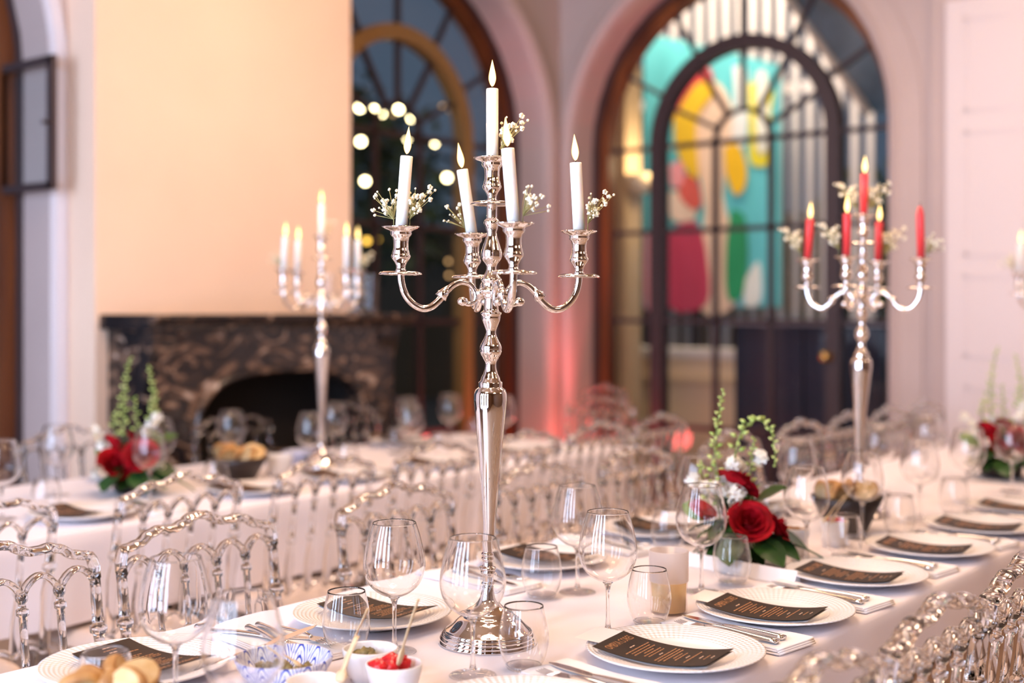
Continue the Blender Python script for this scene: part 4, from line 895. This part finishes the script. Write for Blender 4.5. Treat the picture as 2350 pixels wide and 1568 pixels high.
# ------------------------------------------------------------------ condiment bowls
def bowl_mesh(R, Hh, m, foot=.55, n=40, t=.0035):
    pr = [(0,0),(R*foot,0),(R*foot,.004),(R*(foot+.12),.008),(R*.86,Hh*.45),(R*.97,Hh*.8),(R,Hh),(R-t*.5,Hh+.001),(R-t,Hh-.001),(R*.95-t,Hh*.8),(R*.84-t,Hh*.47),(R*foot,.014),(0,.010)]
    mb = MB(); mb.lathe(pr, n); return mb.mesh('bowl_shell', m)
def heap(R, z, n, r, m, seed, sc=(1,1,1)):
    q = random.Random(seed); mb = MB()
    for i in range(n):
        a = q.uniform(0, 6.28); d = R*sqrt(q.random()); mb.blob((d*cos(a), d*sin(a), z+r*.6*(1-d/R)+q.uniform(0, r*.5)), r*q.uniform(.7,1.2), 1, .28, sc)
    return mb.mesh('heap', m)
def spoon_mesh(L=.14):
    mb = MB(); pts = smoothpts([(0,0,0),(.02,0,.001),(.035,0,.002),(.07,0,.003),(L,0,.003)], 4); n = len(pts)
    rad = []
    for p in pts: rad.append(.010*(1-((p.x-.016)/.02)**2)**.5 if p.x < .03 and abs(p.x-.016) < .0195 else (.004 if p.x > .03 else .003))
    rad = [max(.003, r) for r in rad]; rad[-1] = .0048
    mb.tube(pts, rad, 8, flat=(1.1, .35), up=(0, 1, 0)); return mb.mesh('wooden_spoon', M['woodlight'])
SPm = spoon_mesh()
def bowl(loc, R, Hh, m, food, label, flabel, seed, name='condiment_bowl', hz=.6, hr=.010, n=16, foot=.55, cat='bowl'):
    b = empty(name, loc); tag(b, label, cat); obj('bowl_shell', bowl_mesh(R, Hh, m, foot), b)
    if food: f = obj('food', heap(R*.62, Hh*hz, n, hr, food, seed), b); f['label'] = flabel; f['kind'] = 'stuff'
    return b
def spoon(tip, top, label):
    tip, top = Vector(tip), Vector(top); d = top-tip; o = obj('wooden_spoon', SPm, loc=tip); o.rotation_euler = d.to_track_quat('X', 'Z').to_euler()
    k = d.length/.14; o.scale = (k, 1, 1); tag(o, label, 'spoon', 'small wooden spoons'); return o
bowl((-1.53, 1.337, TZ), .078, .047, M['bluepat'], M['greenfood'], 'blue and white patterned bowl of olives and greens in front', 'chopped green filling', 1, hz=.40, n=22)
bowl((-1.452, 1.452, TZ), .045, .050, M['china'], M['greenfood'], 'small white bowl with dark green relish behind the red one', 'dark green relish', 2, hz=.62, foot=.7)
bowl((-1.356, 1.408, TZ), .044, .052, M['china'], M['redfood'], 'small white bowl with bright red pickle and a pale wooden spoon', 'bright red pickle', 3, hz=.80, hr=.014, n=9, foot=.7)
bowl((-1.40, 1.285, TZ), .044, .046, M['china'], None, 'small plain white bowl cut off by the bottom edge of the photo', '', 4, foot=.7)
bz = lambda px, Z, py: tuple(WZ(px, Z, py=py))
spoon(bz(792, 1.97, 1522), bz(848, 1.96, 1400), 'brown wooden spoon standing in the dark green relish')
spoon(bz(915, 1.93, 1525), bz(964, 1.92, 1378), 'pale wooden spoon standing in the red pickle')
spoon(bz(690, 2.0, 1530), bz(615, 1.99, 1488), 'wooden spoon lying in the blue patterned bowl')
spoon(bz(778, 1.86, 1566), bz(822, 1.90, 1462), 'slim wooden spoon rising in front of the relish bowl')
# two knives fanned on the napkin behind the blue bowl
spawn(KK, W(735, 1468, .762), YAW+2.9, 'steel knife with rounded blade pointing at the tumbler behind the blue bowl', 'knife')
k2 = spawn(KK, W(728, 1436, .80), (0, .17, YAW+pi+.75), 'steel knife propped up behind the blue bowl, tip raised', 'knife')
# bread basket at the bottom left
def breadbowl(loc, R, Hh, label, seed, n=6, blab='piece of bread'):
    b = empty('bread_bowl', loc); tag(b, label, 'bowl'); mb = MB(); mb.lathe([(0,0),(R*.5,0),(R*.55,.004),(R*.8,Hh*.6),(R,Hh),(R*.97,Hh),(R*.76,Hh*.6),(R*.5,.01),(0,.008)], 12); obj('bowl_shell', mb.mesh('bowl_shell', M['blackbowl']), b)
    q = random.Random(seed)
    for i in range(n):
        a = i*2*pi/n+q.uniform(-.3,.3); d = R*.52 if i < n-1 else 0
        mb = MB(); pts = smoothpts([(cos(t)*R*.34, sin(t)*R*.30*(1+.1*sin(3*t)), 0) for t in [k*pi/5 for k in range(10)]], 2)
        mb.prism([(p.x, p.y) for p in pts], 'z', -.010, .010)
        t_ = bpy.data.objects.new('bread_slice', None); C.objects.link(t_); t_.location = (loc[0]+d*cos(a), loc[1]+d*sin(a), loc[2]+Hh*.92+.012+q.uniform(0,.012)); t_.rotation_euler = (q.uniform(.7,1.3), q.uniform(-.4,.4), a)
        tag(t_, 'bread slice, %s in the %s' % (['right','rear right','rear left','left','front left','front right','top'][i if n == 7 else i+(i == n-1)], label.replace(' of the photo', '')), 'bread', 'bread in the '+label)
        obj('crumb', mb.mesh('crumb', M['bread']), t_)
        mb = MB(); mb.tube([(p.x, p.y, 0) for p in pts]+[(pts[0].x, pts[0].y, 0)], .0105, 6, flat=(1, .35), up=(0,0,1)); obj('crust', mb.mesh('crust', M['crust']), t_)
breadbowl((-1.475, .985, TZ), .075, .085, 'dark bread bowl at the bottom left corner of the photo', 5)
breadbowl(tuple(WZ(1945, 3.40, TZ)), .098, .095, 'dark bread bowl before the red candle candelabra', 6, 7)
breadbowl(tuple(WZ(548, 4.38, TZ)), .105, .085, 'dark bread bowl on the back table', 7, 7)
# ramekins with spoons
b1 = bowl(tuple(W(1825, 1272, TZ)), .034, .064, M['china'], M['crust'], 'white ramekin with brown spread right of the rose arrangement', 'brown spread', 11, 'ramekin', .9, .007, 14, .8)
b2 = bowl(tuple(W(1915, 1252, TZ)), .036, .064, M['china'], M['redfood'], 'white ramekin with red spread before the dark bread bowl', 'red spread', 12, 'ramekin', .92, .008, 14, .8)
spoon(bz(1905, 3.15, 1200), bz(1960, 3.12, 1120), 'wooden spoon leaning out of the red spread ramekin')
spoon(bz(1890, 3.18, 1200), bz(1940, 3.16, 1140), 'second wooden spoon in the red spread ramekin, lower one')
bowl(tuple(WZ(640, 4.55, TZ)), .05, .07, M['china'], None, 'white cup on the back table between bread bowl and candelabra', '', 13, 'ramekin', foot=.75, cat='cup')
bowl(tuple(WZ(690, 4.85, TZ)), .075, .05, M['bluepat'], M['greenfood'], 'blue patterned bowl on the back table behind the white cup', 'chopped greens', 14)

# ================================================================== FLOWERS
def rose_mesh(seed, R=.036):
    q = random.Random(seed); mb = MB()
    for k in range(20):
        t = k/19; a = k*2.399; r0 = R*(.10+.80*t); h = R*(.95-.45*t); w = .55+.5*t; op = .15+.9*t
        def fn(u, v, a=a, r0=r0, h=h, w=w, op=op, t=t):
            th = a+(u-.5)*2*w*1.15; vv = v
            rr = r0*(.35+.65*sin(vv*pi*.5))+R*.28*t*vv**3; z = h*vv-R*.16*t*vv**4+R*.05*sin(th*3+k)*vv*t-(abs(u-.5)*2)**2.5*h*.35*vv
            return (rr*cos(th), rr*sin(th), z)
        mb.grid(fn, 7, 5)
    mb.lathe([(0,-.004),(R*.35,0),(R*.42,R*.2),(0,R*.3)], 10)
    return mb.mesh('rose', M['rose'])
RS = [rose_mesh(1), rose_mesh(2)]
def bloom_mesh(seed, r=.021):
    q = random.Random(seed); mb = MB()
    for fl in range(7):
        c = Vector((q.gauss(0,1), q.gauss(0,1), q.gauss(0,1))).normalized()*r*.7
        n = c.normalized(); e = n.orthogonal().normalized(); g = n.cross(e)
        for k in range(5):
            a = k*2*pi/5+fl; d = e*cos(a)+g*sin(a); s_ = r*.75
            mb.grid(lambda u, v, c=c, n=n, d=d, s_=s_: c+d*s_*v+n.cross(d)*s_*.55*(u-.5)*sin(pi*min(1, v*.85+.1))+n*s_*(.25*v-.3*v*v+.1*(u-.5)**2), 3, 4)
    return mb.mesh('white_bloom', M['white_petal'])
BLm = bloom_mesh(4)
def spike_mesh(pts, seed, n=26, r0=.0100, w0=.017):
    q = random.Random(seed); a = MB(); b = MB(); sp = smoothpts(pts, 8); m = len(sp); a.tube(sp, [.0022*(1-.6*i/m) for i in range(m)], 6)
    for k in range(n):
        t = .22+.78*(k/(n-1)); p = sp[min(m-1, int(t*(m-1)))]; an = k*2.4; w = w0*(1.15-t*.95); r = r0*(1.1-.6*t)
        d = Vector((cos(an), sin(an), .55)).normalized(); c = p+d*w; a.tube([p, c], .0006, 4)
        e = d.orthogonal().normalized(); f = d.cross(e)
        vs = [c-d*r*.9]+[c+(e*cos(x)+f*sin(x))*r*.62 for x in [j*pi/3 for j in range(6)]]+[c+d*r*.5+(e*cos(x)+f*sin(x))*r*.45 for x in [j*pi/3 for j in range(6)]]+[c+d*r*1.35]
        fs = [(0, 1+(j+1)%6, 1+j) for j in range(6)]+[(1+j, 1+(j+1)%6, 7+(j+1)%6, 7+j) for j in range(6)]+[(7+j, 7+(j+1)%6, 13) for j in range(6)]
        b.add(vs, fs, True)
    return a.mesh('stalk', M['stem']), b.mesh('bud', M['bud'])
def leaf_mesh(L=.11, W_=.045, m=None, seed=0, name='leaf'):
    mb = MB(); mb.grid(lambda u, v: (L*v, W_*(u-.5)*2*sin(pi*min(1, v*.93+.05))**.8*.5*2*.5, -L*.35*v*v+.008*abs(u-.5)+.01*v), 4, 8); return mb.mesh(name, m)
LFm, LF2, LF3 = leaf_mesh(.12, .065, M['leaf']), leaf_mesh(.085, .05, M['leaf2']), leaf_mesh(.14, .020, M['leaf'])
def arrangement(loc, label, k=1.0, seed=3, variant=0):
    """local x = screen right, local y = away, built round the base point"""
    r = empty('flower_arrangement', loc, (0, 0, YAW)); r.scale = (k,)*3; tag(r, label, 'flowers', 'rose arrangements on the tables')
    q = random.Random(seed)
    mb = MB(); mb.lathe([(0,0),(.05,0),(.062,.01),(.066,.05),(.060,.05),(0,.048)], 20); obj('pot', mb.mesh('pot', M['blackbowl']), r)
    # leaves round the foot
    for i in range(22):
        a = i*2*pi/11+q.uniform(-.15,.15); z = (.058, .09)[i // 11]
        obj('leaf', LFm, r, (.012*cos(a), .012*sin(a), z), (q.uniform(-.4,.4), (.14, -.05)[i // 11]+q.uniform(-.12,.12), a)).scale = (.85,)*3
    for i in range(8):
        a = i*2*pi/8+.3; obj('leaf', LFm, r, (.012*cos(a), .012*sin(a)+.015, .10+.02*q.random()), (q.uniform(-.5,.5), q.uniform(-1.2,-.8), a)).scale = (.62,)*3
    roses = [[(.018,-.085,.102,.049,1.15,0),(.075,-.060,.086,.043,1.0,.5),(-.004,-.03,.176,.050,.9,0),(-.088,-.045,.122,.034,.9,-.5)],
             [(.042,-.07,.112,.052,1.2,.1),(-.042,-.075,.088,.050,1.2,-.2),(.005,-.02,.155,.036,.9,0),(-.058,-.03,.145,.034,.9,-.5)]][variant]
    for i, (x, y, z, rr, tx, ty) in enumerate(roses): obj('rose', RS[i % 2], r, (x, y, z), (tx*.75, ty, i)).scale = (rr/.036,)*3
    blooms = [[(-.104,-.02,.196),(-.075,-.03,.180),(-.052,-.035,.182),(-.006,-.06,.172),(-.012,-.06,.150),(.055,0,.245),(-.004,-.01,.232),(.010,.01,.225),(-.024,-.045,.176),(.025,-.08,.065),(-.03,0,.205)],
              [(.060,-.02,.215),(.045,-.03,.190),(.070,0,.23),(-.085,-.03,.145),(-.10,-.02,.175),(-.12,0,.19),(.09,-.04,.075),(-.105,-.05,.06)]][variant]
    for i, p in enumerate(blooms): obj('white_bloom', BLm, r, p, (i, i*2, i*.7)).scale = (q.uniform(.8,1.1),)*3
    S_ = [[([(-.03,0,.10),(-.045,0,.19),(-.048,0,.27),(-.040,0,.34),(-.028,0,.405)], 34),
           ([(.01,0,.12),(-.0,.01,.22),(.008,.01,.285),(.030,0,.325),(.056,0,.335),(.080,0,.315),(.092,0,.27),(.094,0,.225)], 34),
           ([(.02,.01,.1),(.035,.01,.20),(.046,.01,.29)], 18), ([(-.05,.01,.1),(-.075,.01,.19),(-.083,.0,.235)], 12)],
          [([(-.02,0,.10),(-.035,0,.22),(-.03,0,.32),(-.012,0,.41)], 30), ([(.03,0,.10),(.055,0,.22),(.060,0,.30),(.045,0,.385)], 28), ([(.01,0,.1),(.008,0,.2),(.002,0,.29)], 14), ([(-.05,0,.1),(-.06,0,.2),(-.055,0,.25)], 12)]][variant]
    for i, (pts, n) in enumerate(S_):
        a_, b_ = spike_mesh(pts, seed*10+i, n); sp = obj('green_spike', a_, r); b2_ = obj('bud', b_, sp); b2_['kind'] = 'stuff'
    for (x, y, z, a, t) in ((.05,.0,.14,.5,-.5),(.03,-.02,.12,1.2,-.9),(-.06,0,.10,2.8,-.5)): obj('leaf', LF2, r, (x, y, z), (-.9, t, a))
    for (x, y, z, a, t) in ((.05,-.07,.075,-.5,.30),(.03,-.085,.07,-1.0,.30),(.07,-.05,.085,-.1,.25),(-.02,-.08,.07,-1.9,.25)): obj('leaf', LFm, r, (x, y, z), (.2, t, a)).scale = (.8, 1.15, .8)
    obj('leaf', LF3, r, (.07,-.05,.055), (0,.05,-.15))
    return r
arrangement(W(1688, 1290, TZ), 'red rose and white bloom arrangement with green spikes, right of the main candelabra', 1.0, 3, 0)
arrangement(WZ(308, 4.12, TZ), 'blurred red rose arrangement with green spikes on the back table before the fireplace', 1.06, 4, 1)
arrangement(WZ(2298, 4.48, TZ), 'blurred dark red rose arrangement with pale green spikes at the right edge', 1.12, 5, 1)
# glasses on the mantel shelf
gv = MB(); gv.lathe(sprof([(0,.004),(.034,.006),(.040,.02),(.042,.10),(.046,.19)], 3), 24); gm = gv.mesh('wall', M['glass'])
gb = MB(); gb.lathe([(0,0),(.032,0),(.038,.006),(.036,.012),(0,.011)], 20); gbm = gb.mesh('foot', M['solidglass'])
for i, (x, y) in enumerate(((-4.45, 4.16), (-4.40, 4.29), (-4.44, 4.43))):
    g = empty('glass_vase', (x, y, 1.3262)); tag(g, 'tall clear glass vase on the mantel shelf, %s' % ('left one of three', 'middle one of three', 'right one of three')[i], 'vase', 'clear vases on the mantel shelf')
    obj('wall', gm, g); obj('foot', gbm, g)
# ------------------------------------------------------------------ chandeliers over the tables (they glitter in glass and silver)
def chand():
    mb = MB(); mb.lathe(sprof([(0,0),(.03,.01),(.06,.06),(.03,.12),(.02,.2),(.045,.26),(.02,.32),(.012,.45),(.008,.9),(0,.91)], 3), 14); body = mb.mesh('body', M['brass'])
    mb = MB(); mb.tube(smoothpts([(.03,0,.06),(.15,0,-.02),(.30,0,.02),(.38,0,.10),(.38,0,.15)], 5), .008, 7); arm = mb.mesh('branch', M['brass'])
    mb = MB(); mb.blob((.38,0,.19), .022, 2, 0, (1,1,1.5)); bulb = mb.mesh('light_bulb', M['bulb'])
    return ('chandelier', None, [P_('body', body)]+[P_('branch', arm, rot=(0,0,i*pi/4), sub=[P_('light_bulb', bulb)]) for i in range(8)])
CK = chand()
for i, (x, y) in enumerate(((-1.2, -.6), (-1.5, 1.9), (-3.0, 3.6), (-1.1, 5.0), (1.6, .8), (2.4, 4.4))):
    spawn(CK, (x, y, 3.68), .3*i, 'brass chandelier of eight bulbs hanging above the %s' % ('rear end of the front table','near part of the front table','back table','far end of the front table','middle of the right side','right side near the panelled door')[i], 'chandelier', 'brass chandeliers')
